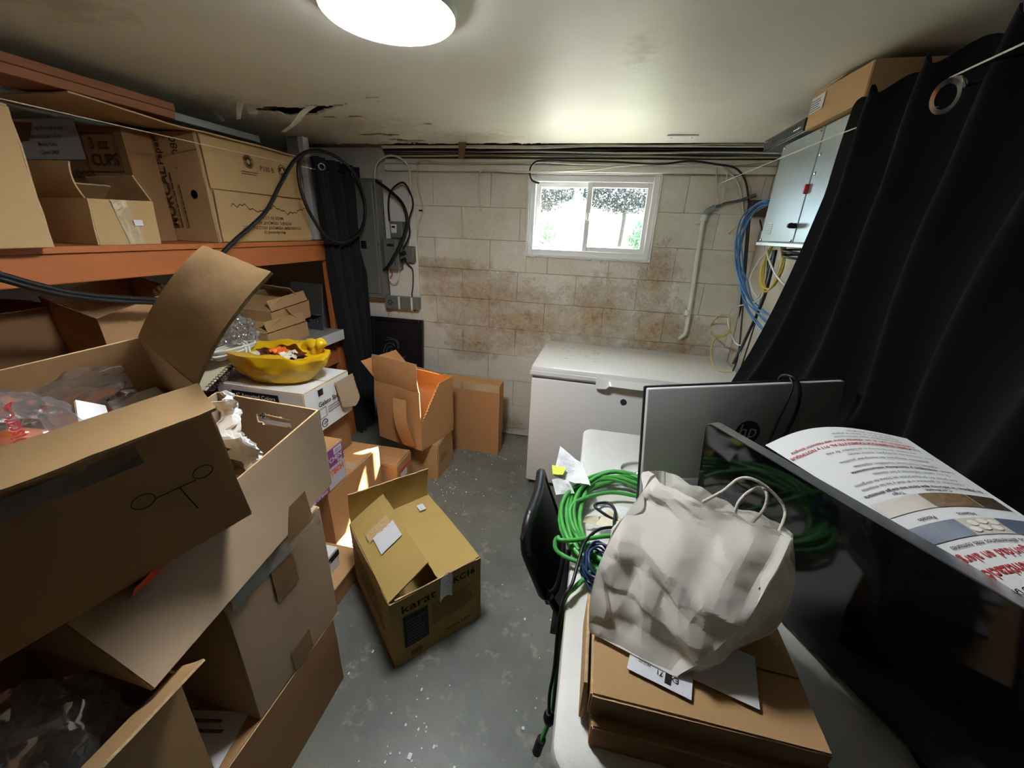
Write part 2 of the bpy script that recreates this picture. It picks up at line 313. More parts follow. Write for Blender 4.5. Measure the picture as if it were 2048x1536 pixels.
def quad(parent, p, xd, yd, w, h, m, off=0.002, name='print', th=0.0006):
    """flat printed patch or sticker lying on a face, with its own small thickness"""
    xd, yd = V(xd).normalized(), V(yd).normalized(); n = xd.cross(yd).normalized(); p = V(p)+n*off
    M = Matrix(((xd.x, yd.x, n.x, p.x), (xd.y, yd.y, n.y, p.y), (xd.z, yd.z, n.z, p.z), (0, 0, 0, 1)))
    return part(parent, name, box((0, 0, 0), (w, h, th), 0, M), m)
def lines(parent, p, xd, yd, w, h, n, m='ink_grey', off=0.003, th=0.35, seed=0, name='small_print', vert=False):
    """rows (or bars) of small print"""
    xd, yd = V(xd).normalized(), V(yd).normalized(); nn = xd.cross(yd).normalized(); p = V(p)+nn*off; rnd = random.Random(seed); bm = bmesh.new()
    for i in range(n):
        if vert:
            x0 = w*i/n; x1 = x0+w/n*rnd.uniform(0.25, 0.8); q = [(x0, 0), (x1, 0), (x1, h), (x0, h)]
        else:
            y0 = h*i/n; y1 = y0+h/n*th; x = 0; q = None
            while x < w*rnd.uniform(0.7, 1.0):
                x1 = min(w, x+w*rnd.uniform(0.05, 0.16)); bm.faces.new([bm.verts.new(p+xd*a+yd*b) for a, b in ((x, y0), (x1, y0), (x1, y1), (x, y1))]); x = x1+w*0.015
            continue
        bm.faces.new([bm.verts.new(p+xd*a+yd*b) for a, b in q])
    return part(parent, name, bm, m)
# ---- cartons: eight corners (four of the base, four of the rim above them, counter-clockwise), walls as corrugated sheets
def corners(M, L, W, H, top=None):
    tL, tW = (L, W) if top is None else top
    return [M @ V((sx*L/2, sy*W/2, 0)) for sx, sy in ((-1, -1), (1, -1), (1, 1), (-1, 1))]+[M @ V((sx*tL/2, sy*tW/2, H)) for sx, sy in ((-1, -1), (1, -1), (1, 1), (-1, 1))]
def carton(name, label, c, m='card_tan', t=0.005, warp=0.002, flaps=(), seed=0, cat='box', group=None, inner=None, n=8, base=True, hole=None):
    """c = corners; flaps = list of (side, length, angle, inset): side 0..3 = edge i->i+1 of the rim; angle 0 stands up, 90 folds out flat, -90 folds in flat"""
    c = [V(x) for x in c]; root = thing(name, label, cat, (c[0]+c[1]+c[2]+c[3])/4, group); bm = bmesh.new(); ctr = sum(c, V())/8
    for i in range(4):
        j = (i+1) % 4; surf(bil([c[i], c[j], c[4+j], c[4+i]], warp, 5, seed+i), n, n, t, bm, skip=(hole[1] if hole and hole[0] == i else None))
    if base: surf(bil([c[0], c[1], c[2], c[3]], 0, 5, seed+5), 2, 2, t, bm)
    part(root, 'body', bm, [m, 'card_edge'], 32)
    for k, fl in enumerate(flaps):
        side, ln, ang = fl[:3]; ins = fl[3] if len(fl) > 3 else 0.004; i, j = side, (side+1) % 4; a, b = c[4+i], c[4+j]; e = (b-a).normalized()
        upv = ((c[4+i]-c[i])+(c[4+j]-c[j])).normalized(); upv = (upv-e*upv.dot(e)).normalized(); out = upv.cross(e).normalized()
        if out.dot((a+b)/2-ctr) < 0: out = -out
        a2, b2 = a+e*ins+upv*(0.001+0.0022*k), b-e*ins+upv*(0.001+0.0022*k); d = upv*math.cos(R(ang))+out*math.sin(R(ang)); curl = fl[4] if len(fl) > 4 else 0.0
        part(root, 'flap', surf(bil([a2, b2, b2+d*ln, a2+d*ln], warp*.7, 6, seed+20+k, sag=curl, jag=0.003), max(n, 16), max(n, 16), t, mi_edge=1), [m, 'card_edge'], 32)
    return root
def closed(name, label, c, m='card_tan', seed=0, warp=0.002, tape='tape', cat='box', group=None, axis=0, tapew=0.05):
    """a carton with its two outer flaps shut; axis 0: seam runs along edge 0"""
    c = [V(x) for x in c]; w = ((c[7]-c[4]) if axis == 0 else (c[5]-c[4])).length
    s = (0, 2) if axis == 0 else (1, 3)
    root = carton(name, label, c, m, warp=warp, seed=seed, cat=cat, group=group, flaps=[(s[0], w/2-0.001, -90, 0.001), (s[1], w/2-0.001, -90, 0.001)])
    if tape:
        a = (c[4]+c[7])/2 if axis == 0 else (c[4]+c[5])/2; b = (c[5]+c[6])/2 if axis == 0 else (c[6]+c[7])/2
        e = (b-a).normalized(); upv = (c[4]-c[0]).normalized(); sd = upv.cross(e).normalized()
        M = Matrix(((e.x, sd.x, upv.x, a.x), (e.y, sd.y, upv.y, a.y), (e.z, sd.z, upv.z, a.z), (0, 0, 0, 1))); L = (b-a).length
        part(root, 'tape', box((0.0, -tapew/2, 0.0065), (L, tapew/2, 0.0071), 0, M), tape)
    return root
def blobm(ctr, rad, amp, f, seed, n=3, flat=None, sq=1.0):
    bm = bmesh.new(); bmesh.ops.create_icosphere(bm, subdivisions=n, radius=1.0)
    for v in bm.verts:
        d = v.co.normalized(); p = V((math.copysign(abs(d.x)**sq*rad[0], d.x), math.copysign(abs(d.y)**sq*rad[1], d.y), math.copysign(abs(d.z)**sq*rad[2], d.z)))
        p = p+d*crump(p+V(ctr), amp, f, seed); v.co = V(ctr)+p
        if flat is not None and v.co.z < flat: v.co.z = flat
    return bm
def stru(name, bm, m, kind='structure', label=None, cat=None, smooth=None):
    o = solo(name, label, cat, bm, m, smooth, kind=kind); return o
# ============================================================ the room
XL, XR, YB, YF, ZC = -2.55, 0.90, 2.70, -1.40, 2.0
stru('floor', box((XL-.1, YF-.1, -.08), (XR+.1, YB+.2, 0)), 'floor_paint')
stru('wall_left', box((XL-.12, YF-.1, 0), (XL, YB+.2, 2.24)), 'wall_paint')
stru('wall_right', box((XR, YF-.1, 0), (XR+.12, YB+.2, 2.24)), 'wall_paint')
stru('wall_front', box((XL, YF-.12, 0), (XR, YF, 2.24)), 'wall_low_bounce')  # unseen wall behind the camera, coloured dark to cut bounce light
WX0, WX1, WZ0, WZ1 = -0.487, 0.302, 1.378, 1.858
bm = bmesh.new()
for lo, hi in (((XL, YB+.011, 0), (WX0, YB+.2, 2.24)), ((WX1, YB+.011, 0), (XR, YB+.2, 2.24)), ((WX0, YB+.011, 0), (WX1, YB+.2, WZ0)), ((WX0, YB+.011, WZ1), (WX1, YB+.2, 2.24))): bx(bm, lo, hi)
wb = stru('wall_back', bm, 'block_paint')
rnd = random.Random(4)
def cut(r, w):
    x0, x1, z0, z1 = r; a0, a1, b0, b1 = w
    if x1 <= a0 or x0 >= a1 or z1 <= b0 or z0 >= b1: return [r]
    out = []
    if x0 < a0: out.append((x0, a0, z0, z1))
    if x1 > a1: out.append((a1, x1, z0, z1))
    xa, xb = max(x0, a0), min(x1, a1)
    if z0 < b0: out.append((xa, xb, z0, b0))
    if z1 > b1: out.append((xa, xb, b1, z1))
    return out
row = 0; z = 0.055
zs = [0.004, 0.06]+[0.06+0.2*i for i in range(1, 10)]
for k in range(len(zs)-1):
    z0, z1 = zs[k]+.0006, min(zs[k+1], 1.862)-.0006; x = XL+.01-(0.2 if k % 2 else 0.0)
    while x < XR:
        r0 = (max(x+.0006, XL+.002), min(x+.3994, XR-.002), z0, z1); x += 0.4
        if r0[1]-r0[0] < 0.03: continue
        for q in cut(r0, (WX0, WX1, WZ0, WZ1)):
            if q[1]-q[0] < .012 or q[3]-q[2] < .012: continue
            pr = rnd.uniform(0, .0022); b = box((q[0], YB-pr, q[2]), (q[1], YB+.013, q[3]), 0.003)
            part(wb, 'block', b, 'block_paint')
# rim boards over the block wall; dark top one added to darken the gap
for k, (z0, z1, y0, m_) in enumerate([(1.866, 1.904, 2.672, 'wood_white'), (1.907, 1.938, 2.684, 'wood_white'), (1.941, 2.19, 2.690, 'wood_dark')]):
    stru('trim_%d' % (k+1), box((-1.47, y0, z0), (XR-.002, 2.71, z1), .004), m_)
# ceiling: painted boards on joists, with torn holes
def inpoly(x, y, poly):
    c = False; j = len(poly)-1
    for i in range(len(poly)):
        xi, yi = poly[i][:2]; xj, yj = poly[j][:2]
        if (yi > y) != (yj > y) and x < (xj-xi)*(y-yi)/(yj-yi)+xi: c = not c
        j = i
    return c
holeA = [(-1.695, 1.825, 2.000), (-1.511, 1.792, 2.000), (-1.389, 1.815, 2.000), (-1.132, 1.782, 2.000), (-1.306, 1.874, 2.000), (-1.402, 1.925, 2.000), (-1.534, 1.943, 2.000), (-1.572, 1.890, 2.000)]
notch = [(-1.223, 2.768, 2.000), (-1.115, 2.657, 2.000), (-0.868, 2.659, 2.000), (-0.810, 2.704, 2.000), (-0.761, 2.800, 2.000), (-0.840, 3.093, 2.000), (-1.376, 3.107, 2.000)]
spots = [((-1.368, 2.328, 2.000), .05), ((-1.300, 2.318, 2.000), .04), ((-1.232, 2.344, 2.000), .05), ((-1.260, 2.457, 2.000), .05), ((-1.229, 2.484, 2.000), .06), ((-1.205, 2.539, 2.000), .05), ((-1.128, 2.472, 2.000), .04), ((-1.153, 2.568, 2.000), .04), ((-1.292, 2.566, 2.000), .05), ((-1.286, 2.656, 2.000), .05),
         ((-1.350, 1.971, 2.000), .035), ((-1.215, 1.969, 2.000), .03), ((-0.972, 1.708, 2.000), .02), ((-0.969, 1.760, 2.000), .018), ((-0.905, 2.121, 2.000), .025), ((-1.369, 2.523, 2.000), .03), ((-1.227, 2.641, 2.000), .05), ((-1.187, 2.672, 2.000), .05)]
FX0, FX1, FY0, FY1 = -2.2, -0.4, 1.5, 2.60
def cz(x, y): return ZC+0.004*noise.noise(V((x*2, y*2, 3)))
def cskip(u, v):
    x, y = FX0+u*(FX1-FX0), FY0+v*(FY1-FY0); jx, jy = noise.noise(V((x*22, y*22, 1)))*.018, noise.noise(V((x*22, y*22, 9)))*.018
    if inpoly(x+jx, y+jy, holeA) or inpoly(x+jx, y+jy, notch): return True
    if y+jy*1.6 > 2.575: return True
    return any(((x+jx-s[0][0])/s[1])**2+((y+jy*.5-s[0][1])/(s[1]*.42))**2 < 1 for s in spots)
bm = surf(lambda u, v: (FX0+u*(FX1-FX0), FY0+v*(FY1-FY0), ZC+.004+0.003*noise.noise(V((u*5, v*5, 0)))*min(1, 8*u*(1-u), 8*v)), 150, 92, 0.008, mi_edge=0, skip=cskip)
for lo, hi in (((XL, YF, ZC), (XR, FY0, ZC+.008)), ((XL, FY0, ZC), (FX0, YB, ZC+.008)), ((FX1, FY0, ZC), (XR, 2.575, ZC+.008))): bx(bm, lo, hi)
ce = stru('ceiling', bm, 'ceiling_paint')
part(ce, 'subfloor', box((XL, YF, 2.205), (XR, YB+.2, 2.23)), 'wood_dark')
for k in range(9):
    x = XL+.1+k*0.405; part(ce, 'joist', box((x, YF, ZC+.011), (x+.045, YB, 2.20), .003), 'wood_joist')
def strip(pts, w, m='ceiling_paint', tw=0.0, name='peeling_strip'):
    P = catmull(pts, 6); n = len(P)-1
    def f(u, v):
        i = min(n, int(round(v*n))); p = P[i]; a = tw*v; s = V((math.cos(a), math.sin(a)*.6, 0.15*math.sin(3*v)))
        return p+s*(u-.5)*w*(1-.35*v)
    return part(ce, name, surf(f, 3, n, 0.0015, mi_edge=0), m)
strip([(-1.298, 1.779, 1.995), (-1.365, 1.799, 1.975), (-1.472, 1.874, 1.955), (-1.586, 1.924, 1.930)], .05, tw=1.4)
strip([(-0.862, 2.500, 1.994), (-0.865, 2.500, 1.954), (-0.868, 2.490, 1.906)], .05, 'wood_joist', 0.2)
strip([(-0.824, 2.676, 1.995), (-0.784, 2.650, 1.985)], .06); strip([(-1.584, 1.691, 1.990), (-1.598, 1.693, 1.960), (-1.645, 1.731, 1.940)], .035)
strip([(-1.602, 1.761, 1.990), (-1.585, 1.757, 1.970), (-1.615, 1.790, 1.965)], .05); strip([(-1.849, 1.815, 1.990), (-1.810, 1.800, 1.970), (-1.805, 1.809, 1.950)], .03)
# small vent plate on the ceiling
g = thing('ceiling_plate', 'small white rectangular plate on the ceiling above the window', 'cover plate', ((0.335, 2.419, 1.995)))
c0 = V((0.335, 2.419, 1.995))
part(g, 'plate', box((c0.x-.075, c0.y-.04, ZC-.007), (c0.x+.075, c0.y+.04, ZC-.001), .002), 'lamp_rim')
for s in (-1, 1): part(g, 'screw', lathe([(0.0004, -.0085), (.004, -.008), (.005, -.0065)], Matrix.Translation((c0.x+s*.05, c0.y, ZC)), 10), 'steel')
# ceiling light
LC = V((-0.533, 1.043, ZC)); g = thing('ceiling_light', 'round flush white LED light glowing on the ceiling', 'light', LC)
part(g, 'base_ring', lathe([(.146, -.001), (.152, -.006), (.154, -.020), (.150, -.032)], Matrix.Translation(LC), 48), 'lamp_rim', 40)
part(g, 'diffuser', lathe([(.1495, -.0325), (.144, -.037), (.130, -.041), (.10, -.045), (.05, -.048), (0.0005, -.049)], Matrix.Translation(LC), 48), 'lamp_diffuser', 60)
# window
wroot = thing('window_1', 'white sliding basement window with two panes high in the block wall', 'window', ((WX0+WX1)/2, YB+.05, WZ0), kind='structure')
def rect_frame(x0, x1, z0, z1, y0, y1, w, bot=None, lft=None):
    b = bmesh.new(); bo = bot or w; lf = lft or w
    bx(b, (x0, y0, z0), (x0+lf, y1, z1), .003); bx(b, (x1-w, y0, z0), (x1, y1, z1), .003); bx(b, (x0+lf, y0, z0), (x1-w, y1, z0+bo), .003); bx(b, (x0+lf, y0, z1-w), (x1-w, y1, z1), .003); return b
part(wroot, 'window_frame', rect_frame(WX0+.002, WX1-.002, WZ0+.002, WZ1-.002, YB+.012, YB+.095, .036), 'lamp_rim')
xm = (-0.110, 2.740, 1.634)[0]
for (a, b_, y) in ((WX0+.034, xm+.018, YB+.060), (xm-.014, WX1-.034, YB+.030)):
    s = part(wroot, 'sash', rect_frame(a, b_, WZ0+.034, WZ1-.034, y, y+.024, .032), 'lamp_rim')
    part(s, 'pane', box((a+.030, y+.010, WZ0+.064), (b_-.030, y+.014, WZ1-.064)), 'window_glass')
part(wroot, 'latch', box((xm-.004, YB+.018, 1.60), (xm+.012, YB+.032, 1.645), .004), 'lamp_rim')
bm = surf(lambda u, v: (WX0-.012+u*(WX1-WX0+.02), YB-.006+.004*noise.noise(V((u*30, 0, 0))), WZ0-.014*v-.010*v*noise.noise(V((u*24, 2, 0)))+.004), 60, 2, .012, mi_edge=0)
part(wroot, 'caulk_bead', bm, 'white_card'); 
bm = surf(lambda u, v: (WX0-.012*v-.010*v*noise.noise(V((u*24, 7, 0)))+.004, YB-.005, WZ0-.02+u*(WZ1-WZ0+.02)), 50, 2, .012, mi_edge=0); part(wroot, 'caulk_bead', bm, 'white_card')
bm = bmesh.new(); bx(bm, (WX1-.001, YB-.008, WZ0), (WX1+.008, YB+.002, WZ1+.006), .002); bx(bm, (WX0-.004, YB-.008, WZ1), (WX1-.002, YB+.002, WZ1+.008), .002); part(wroot, 'caulk_bead', bm, 'white_card')
# outside: lawn, walk and shrubs
stru('lawn', surf(lambda u, v: (-9+18*u, 2.95+11*v, 1.22+.03*noise.noise(V((u*30, v*20, 0)))+.25*v), 60, 40, .02, mi_edge=0), 'grass', label='sunlit green lawn outside the basement window', cat='lawn')
stru('walkway', surf(lambda u, v: (-0.75+.95*u-.25*v, 2.96+4.4*v, 1.262+.11*v), 4, 12, .05, mi_edge=0), 'paving', label='bright concrete walk outside the window', cat='walkway')
def shrub(name, label, c, rad, seed, n=900, lift=None, grp='shrubs outside the window', cat='shrub', m_='leaf', ls=1.0):
    g = thing(name, label, cat, c, grp); rnd = random.Random(seed); bm = bmesh.new(); zc = rad[2] if lift is None else lift
    for i in range(n):
        d = V((rnd.gauss(0, 1), rnd.gauss(0, 1), rnd.gauss(0, 1))).normalized(); p = V(c)+V((d.x*rad[0], d.y*rad[1], d.z*rad[2]))*rnd.uniform(.6, 1.05)+V((0, 0, zc))
        a = V((rnd.gauss(0, 1), rnd.gauss(0, 1), rnd.gauss(0, 1))).normalized(); b = a.orthogonal().normalized(); s = rnd.uniform(.05, .09)*ls
        bm.faces.new([bm.verts.new(p+a*s), bm.verts.new(p+b*s*.45), bm.verts.new(p-a*s), bm.verts.new(p-b*s*.45)])
    part(g, 'foliage', bm, m_, kind='stuff')
    bm = tube([V(c)-V((0, 0, .1)), V(c)+V((.03, 0, zc*.6)), V(c)+V((-.02, .02, zc*1.1))], .035, 4, 6)
    for k in range(5):
        a = k*1.3; tube([V(c)+V((0, 0, zc*.7)), V(c)+V((math.cos(a)*rad[0]*.6, math.sin(a)*rad[1]*.6, zc*1.1))], .014, 1, 5, bm)
    part(g, 'stem', bm, 'bark')
for k, (c, rd, lb) in enumerate([((-2.9, 7.4, 1.3), (.76, .6, .40), 'small tree seen at the far left of the window'), ((-1.3, 7.6, 1.3), (.76, .6, .42), 'small tree seen through the left pane'), ((.3, 7.6, 1.3), (.76, .6, .40), 'small tree seen through the right pane'), ((1.9, 7.4, 1.3), (.76, .6, .42), 'small tree seen at the far right of the window')]): shrub('garden_tree', lb, c, rd, k, 7000, 0.98, 'trees outside the window', 'tree', 'leaf_dark', .5)
shrub('shrub', 'low green shrub outside the left pane', (-.78, 5.0, 1.27), (.24, .3, .20), 11, 900, ls=.5); shrub('shrub', 'low green shrub outside the right pane', (.55, 5.4, 1.27), (.22, .3, .24), 12, 500, ls=.6)
# ============================================================ back wall fittings
def cable(name, label, pts, r, m, group=None, sub=6, seg=6, cat='cable'):
    return solo(name, label, cat, tube(pts, r, sub, seg), m, 60, group=group)
# pipe
g = thing('conduit_pipe', 'white painted conduit pipe running down the block wall right of the window', 'pipe', (0.564, 2.670, 0.920))
pp = part(g, 'pipe', tube([(0.578, 2.695, 0.902), (0.584, 2.675, 0.921), (0.600, 2.672, 0.963), (0.590, 2.672, 1.203), (0.578, 2.672, 1.428), (0.569, 2.672, 1.624)], .0125, 6, 12), 'conduit', 60)
for q in ((0.569, 2.672, 1.635), (0.584, 2.672, 1.076)):
    part(g, 'coupling', lathe([(.016, -.018), (.018, -.016), (.018, .016), (.016, .018)], Matrix.Translation(V(q)) @ Euler((0, R(6), 0)).to_matrix().to_4x4(), 16), 'conduit', 40)
part(g, 'elbow_fitting', tube([(0.568, 2.672, 1.640), (0.586, 2.672, 1.673), (0.620, 2.672, 1.693)], .016, 5, 10), 'steel', 60)
part(g, 'side_clamp', box(V((0.549, 2.690, 1.616))-V((.014, .02, .012)), V((0.549, 2.690, 1.616))+V((.014, .008, .012)), .003), 'conduit')
g = thing('flexible_conduit', 'grey flexible metal conduit rising from the pipe elbow to the corner', 'conduit', (0.625, 2.672, 1.696))
pts = catmull([(0.625, 2.672, 1.696), (0.669, 2.670, 1.715), (0.745, 2.670, 1.732), (0.821, 2.670, 1.762)], 14)
part(g, 'armour', tube(pts, .009, 1, 8, taper=lambda t: 1+.18*math.sin(t*260)), 'steel_dark', 50)
# breaker panel
bp0, bp1 = V((-1.664, 2.660, 1.798)), V((-1.524, 2.660, 1.044))
g = thing('breaker_panel', 'tall grey metal electrical breaker panel beside the gathered curtain', 'electrical panel', (-1.60, 2.65, 1.03))
part(g, 'enclosure', box((-1.74, 2.60, 1.03), (-1.505, 2.70, 1.81), .004), 'panel_grey')
d = part(g, 'door', box((-1.73, 2.590, 1.06), (-1.525, 2.60, 1.79), .004), 'panel_grey'); part(d, 'latch', box((-1.64, 2.580, 1.37), (-1.60, 2.590, 1.42), .003), 'black_plastic')
for z in (1.10, 1.40, 1.75): part(g, 'screw', lathe([(0.0004, -.006), (.006, -.004), (.006, 0)], Mx((-1.515, 2.60, z), rx=90), 10), 'black_plastic')
solo('mounting_board', 'white painted board behind the small electrical boxes', 'board', box((-1.50, 2.682, .86), (-1.265, 2.699, 1.70), .003), 'wood_white')
def wallbox(name, label, x0, x1, z0, z1, dep, m='box_grey', y=2.682):
    g = thing(name, label, 'electrical box', ((x0+x1)/2, y, z0)); part(g, 'housing', box((x0, y-dep, z0), (x1, y, z1), .006), m); return g
p0, p1 = V((-1.432, 2.630, 1.554)), V((-1.343, 2.630, 1.449))
g = wallbox('timer_switch_box', 'grey square switch box with a white rocker plate on the board', p0.x, p1.x, p1.z, p0.z, .06)
cx = (p0.x+p1.x)/2-.012
q = part(g, 'switch_plate', box((cx-.022, 2.615, p1.z+.03), (cx+.018, 2.623, p0.z-.02), .002), 'white_card'); part(q, 'rocker', box((cx-.014, 2.611, (p0.z+p1.z)/2+.01), (cx+.010, 2.616, p0.z-.03), .001), 'ink_black')
p0, p1 = V((-1.485, 2.620, 1.440)), V((-1.376, 2.620, 1.235))
g = wallbox('disconnect_box', 'grey upright fuse box below the switch box', p0.x, p1.x, p1.z, p0.z, .07)
part(g, 'cover', box((p0.x+.004, 2.606, p1.z+.004), (p1.x-.03, 2.613, p0.z-.004), .002), 'panel_grey'); quad(g, (p0.x+.03, 2.606, p0.z-.05), (1, 0, 0), (0, 0, 1), .05, .018, 'ink_black', off=.0005, name='nameplate'); part(g, 'seam_rail', box((p1.x-.026, 2.604, p1.z+.002), (p1.x-.02, 2.613, p0.z-.002), .001), 'steel')
p0, p1 = V((-1.378, 2.640, 1.395)), V((-1.276, 2.640, 1.286))
g = wallbox('outlet_box', 'small grey outlet box with two black plugs beside the fuse box', p0.x, p1.x, p1.z, p0.z, .045)
for k in (0, 1):
    zc = p0.z-.045-.045*k; q = part(g, 'plug', tube([(p0.x+.035, 2.637, zc), (p0.x+.033, 2.62, zc), (p0.x+.028, 2.60, zc-.004)], .016, 4, 10, taper=lambda t: 1-.35*t), 'black_rubber', 50)
p0, p1 = V((-1.518, 2.620, 1.043)), V((-1.255, 2.620, 0.957))
g = wallbox('low_voltage_box', 'wide shallow grey metal box with a star mark low on the board', p0.x, p1.x, p1.z, p0.z, .06, 'panel_grey')
for xx in (.42, .80): part(g, 'strap', box((p0.x+(p1.x-p0.x)*xx, 2.617, p1.z-.004), (p0.x+(p1.x-p0.x)*xx+.014, 2.623, p0.z+.004), .001), 'white_card')
sc = V((p0.x+.045, 2.6205, (p0.z+p1.z)/2)); bm = bmesh.new()
for k in range(6): tube([sc+V((math.cos(a)*rr, 0, math.sin(a)*rr)) for a, rr in ((k*math.pi/3, .022), (k*math.pi/3+.52, .011), (k*math.pi/3+1.047, .022))], .0022, 1, 4, bm)
part(g, 'star_mark', bm, 'ink_black')
# framed black panel leaning on the wall
p0, p1 = V((-1.669, 2.620, 0.883)), V((-1.266, 2.660, 0.564))
g = thing('leaning_frame', 'black framed picture with faint pale pattern leaning low against the wall', 'frame', ((-1.64-1.24)/2, 2.64, .50))
M = Mx((-1.45, 2.62, .50), rx=-6); part(g, 'backing', box((-.20, -.004, .02), (.20, .008, .36), 0, M), 'black_plastic')
bm = bmesh.new()
for lo, hi in (((-.215, -.014, 0), (-.185, .010, .38)), ((.185, -.014, 0), (.215, .010, .38)), ((-.185, -.014, .352), (.185, .010, .38)), ((-.185, -.014, 0), (.185, .010, .028))): bx(bm, lo, hi, .004, M)
part(g, 'moulding', bm, 'black_rubber'); rnd = random.Random(3); bm = bmesh.new()
for k in range(7):
    a = rnd.uniform(0, 6); tube([M @ V((-.02+.05*math.cos(a+t*1.3)*(.5+t), -.0055, .14+.05*math.sin(a+t*1.3)*(.5+t))) for t in (0, .5, 1, 1.6)], .0018, 4, 4, bm)
part(g, 'pattern', bm, 'ink_grey')
# cables around the panel
cable('power_cable', 'thick black cable looping from the panel top down past the fuse box', [(-1.507, 2.620, 1.796), (-1.417, 2.600, 1.748), (-1.311, 2.590, 1.660), (-1.282, 2.580, 1.539), (-1.338, 2.570, 1.405), (-1.436, 2.580, 1.268), (-1.509, 2.620, 1.224)], .011, 'black_rubber', 'cables by the electrical boxes')
cable('power_cable', 'thinner black cable arching above the switch box and down its right side', [(-1.446, 2.650, 1.554), (-1.440, 2.640, 1.654), (-1.409, 2.630, 1.739), (-1.317, 2.620, 1.790), (-1.268, 2.620, 1.732), (-1.251, 2.620, 1.657), (-1.286, 2.620, 1.564), (-1.288, 2.620, 1.470), (-1.343, 2.620, 1.377)], .0065, 'black_rubber', 'cables by the electrical boxes')
cable('grey_cable', 'grey cable hooping up from the panel to the ceiling and down to the outlet box', [(-1.532, 2.640, 1.810), (-1.497, 2.620, 1.889), (-1.431, 2.610, 1.933), (-1.353, 2.610, 1.939), (-1.285, 2.620, 1.902), (-1.271, 2.640, 1.836), (-1.290, 2.660, 1.689), (-1.308, 2.665, 1.565), (-1.309, 2.660, 1.397)], .0065, 'conduit', 'cables by the electrical boxes')
cable('outlet_wire', 'black cord running down from the outlet plugs to the star marked box', [(-1.329, 2.600, 1.323), (-1.326, 2.640, 1.277), (-1.302, 2.665, 1.235), (-1.307, 2.670, 1.129), (-1.320, 2.670, 1.049), (-1.282, 2.670, 1.023), (-1.277, 2.670, 0.968), (-1.306, 2.660, 0.942)], .0045, 'black_rubber', 'cables by the electrical boxes')
cable('white_wire', 'short white wires looped under the fuse box', [(-1.473, 2.640, 1.224), (-1.471, 2.640, 1.158), (-1.433, 2.640, 1.135), (-1.402, 2.640, 1.180), (-1.395, 2.640, 1.273)], .004, 'cable_white', 'cables by the electrical boxes')
cable('red_wire', 'short red wire poking out under the fuse box', [(-1.459, 2.650, 1.224), (-1.455, 2.645, 1.194), (-1.476, 2.645, 1.171)], .0035, 'ink_red', 'cables by the electrical boxes')
cable('board_cable', 'thin pale cable stapled straight down the board edge', [(-1.221, 2.660, 1.897), (-1.240, 2.680, 1.782), (-1.213, 2.690, 1.638), (-1.248, 2.690, 1.536), (-1.283, 2.690, 1.303), (-1.292, 2.690, 1.019), (-1.284, 2.690, 0.870)], .004, 'cable_cream', 'thin cables on the block wall')
cable('ceiling_cable', 'pale cable bending over the rim board left of the window', [(-1.233, 2.670, 1.892), (-1.211, 2.655, 1.919), (-1.167, 2.650, 1.927), (-1.067, 2.655, 1.908), (-0.801, 2.655, 1.907), (-0.484, 2.655, 1.920)], .0055, 'cable_cream', 'cables along the rim boards')
cable('ceiling_cable', 'pale cable dropping down the blocks midway to the window', [(-0.801, 2.695, 1.634), (-0.816, 2.685, 1.717), (-0.818, 2.680, 1.832), (-0.787, 2.665, 1.870), (-0.721, 2.660, 1.872), (-0.544, 2.660, 1.863), (-0.147, 2.655, 1.877), (0.053, 2.655, 1.899), (0.302, 2.655, 1.916), (0.596, 2.655, 1.908), (0.844, 2.650, 1.928)], .0055, 'cable_white', 'cables along the rim boards')
cable('window_cable', 'black cable curling over the window top left corner', [(-0.428, 2.700, 1.808), (-0.469, 2.672, 1.821), (-0.483, 2.664, 1.875), (-0.459, 2.660, 1.912), (-0.407, 2.655, 1.925), (-0.211, 2.650, 1.923), (0.022, 2.650, 1.919), (0.275, 2.650, 1.910), (0.434, 2.650, 1.926), (0.567, 2.645, 1.911), (0.676, 2.650, 1.893), (0.743, 2.660, 1.836), (0.789, 2.670, 1.736), (0.808, 2.680, 1.658), (0.868, 2.685, 1.296), (0.937, 2.690, 0.856)], .0055, 'black_rubber', 'cables along the rim boards')
cable('window_cable', 'white cable curling beside the black one at the window corner', [(-0.442, 2.710, 1.809), (-0.479, 2.672, 1.843), (-0.471, 2.664, 1.891), (-0.429, 2.662, 1.918), (-0.210, 2.660, 1.909), (0.193, 2.660, 1.906), (0.546, 2.660, 1.903), (0.629, 2.665, 1.890), (0.722, 2.675, 1.812), (0.776, 2.685, 1.684), (0.826, 2.690, 1.551)], .0055, 'cable_white', 'cables along the rim boards')
rnd = random.Random(11)
for k in range(6):
    y0 = 300+k*3.2; z0 = 1.985+.006*k; dz = [rnd.uniform(-.006, .006) for _ in range(8)]
    m_ = ['cable_cream', 'steel_dark', 'cable_white', 'black_rubber', 'conduit', 'cable_cream'][k]
    lb = ['lowest cream cable lying along the rim joist gap', 'dark grey cable lying along the rim joist gap', 'bright white cable lying along the rim joist gap', 'black cable lying along the rim joist gap', 'off-white cable near the top of the rim joist gap', 'topmost cream cable in the rim joist gap'][k]
    cable('joist_cable', lb, [(-1.45+.335*i, 2.672-.010*k, 1.950+.010*k+dz[i]) for i in range(8)], .0055, m_, 'cables along the rim boards')
cable('drop_wire', 'thin white wire hanging straight into the grey conduit end', [(0.576, 2.660, 1.909), (0.601, 2.672, 1.822), (0.642, 2.665, 1.711)], .003, 'cable_white', 'thin cables on the block wall')
cable('drop_wire', 'thin white wire slanting into the grey conduit end', [(0.644, 2.660, 1.872), (0.653, 2.672, 1.790), (0.650, 2.665, 1.712)], .003, 'cable_white', 'thin cables on the block wall')
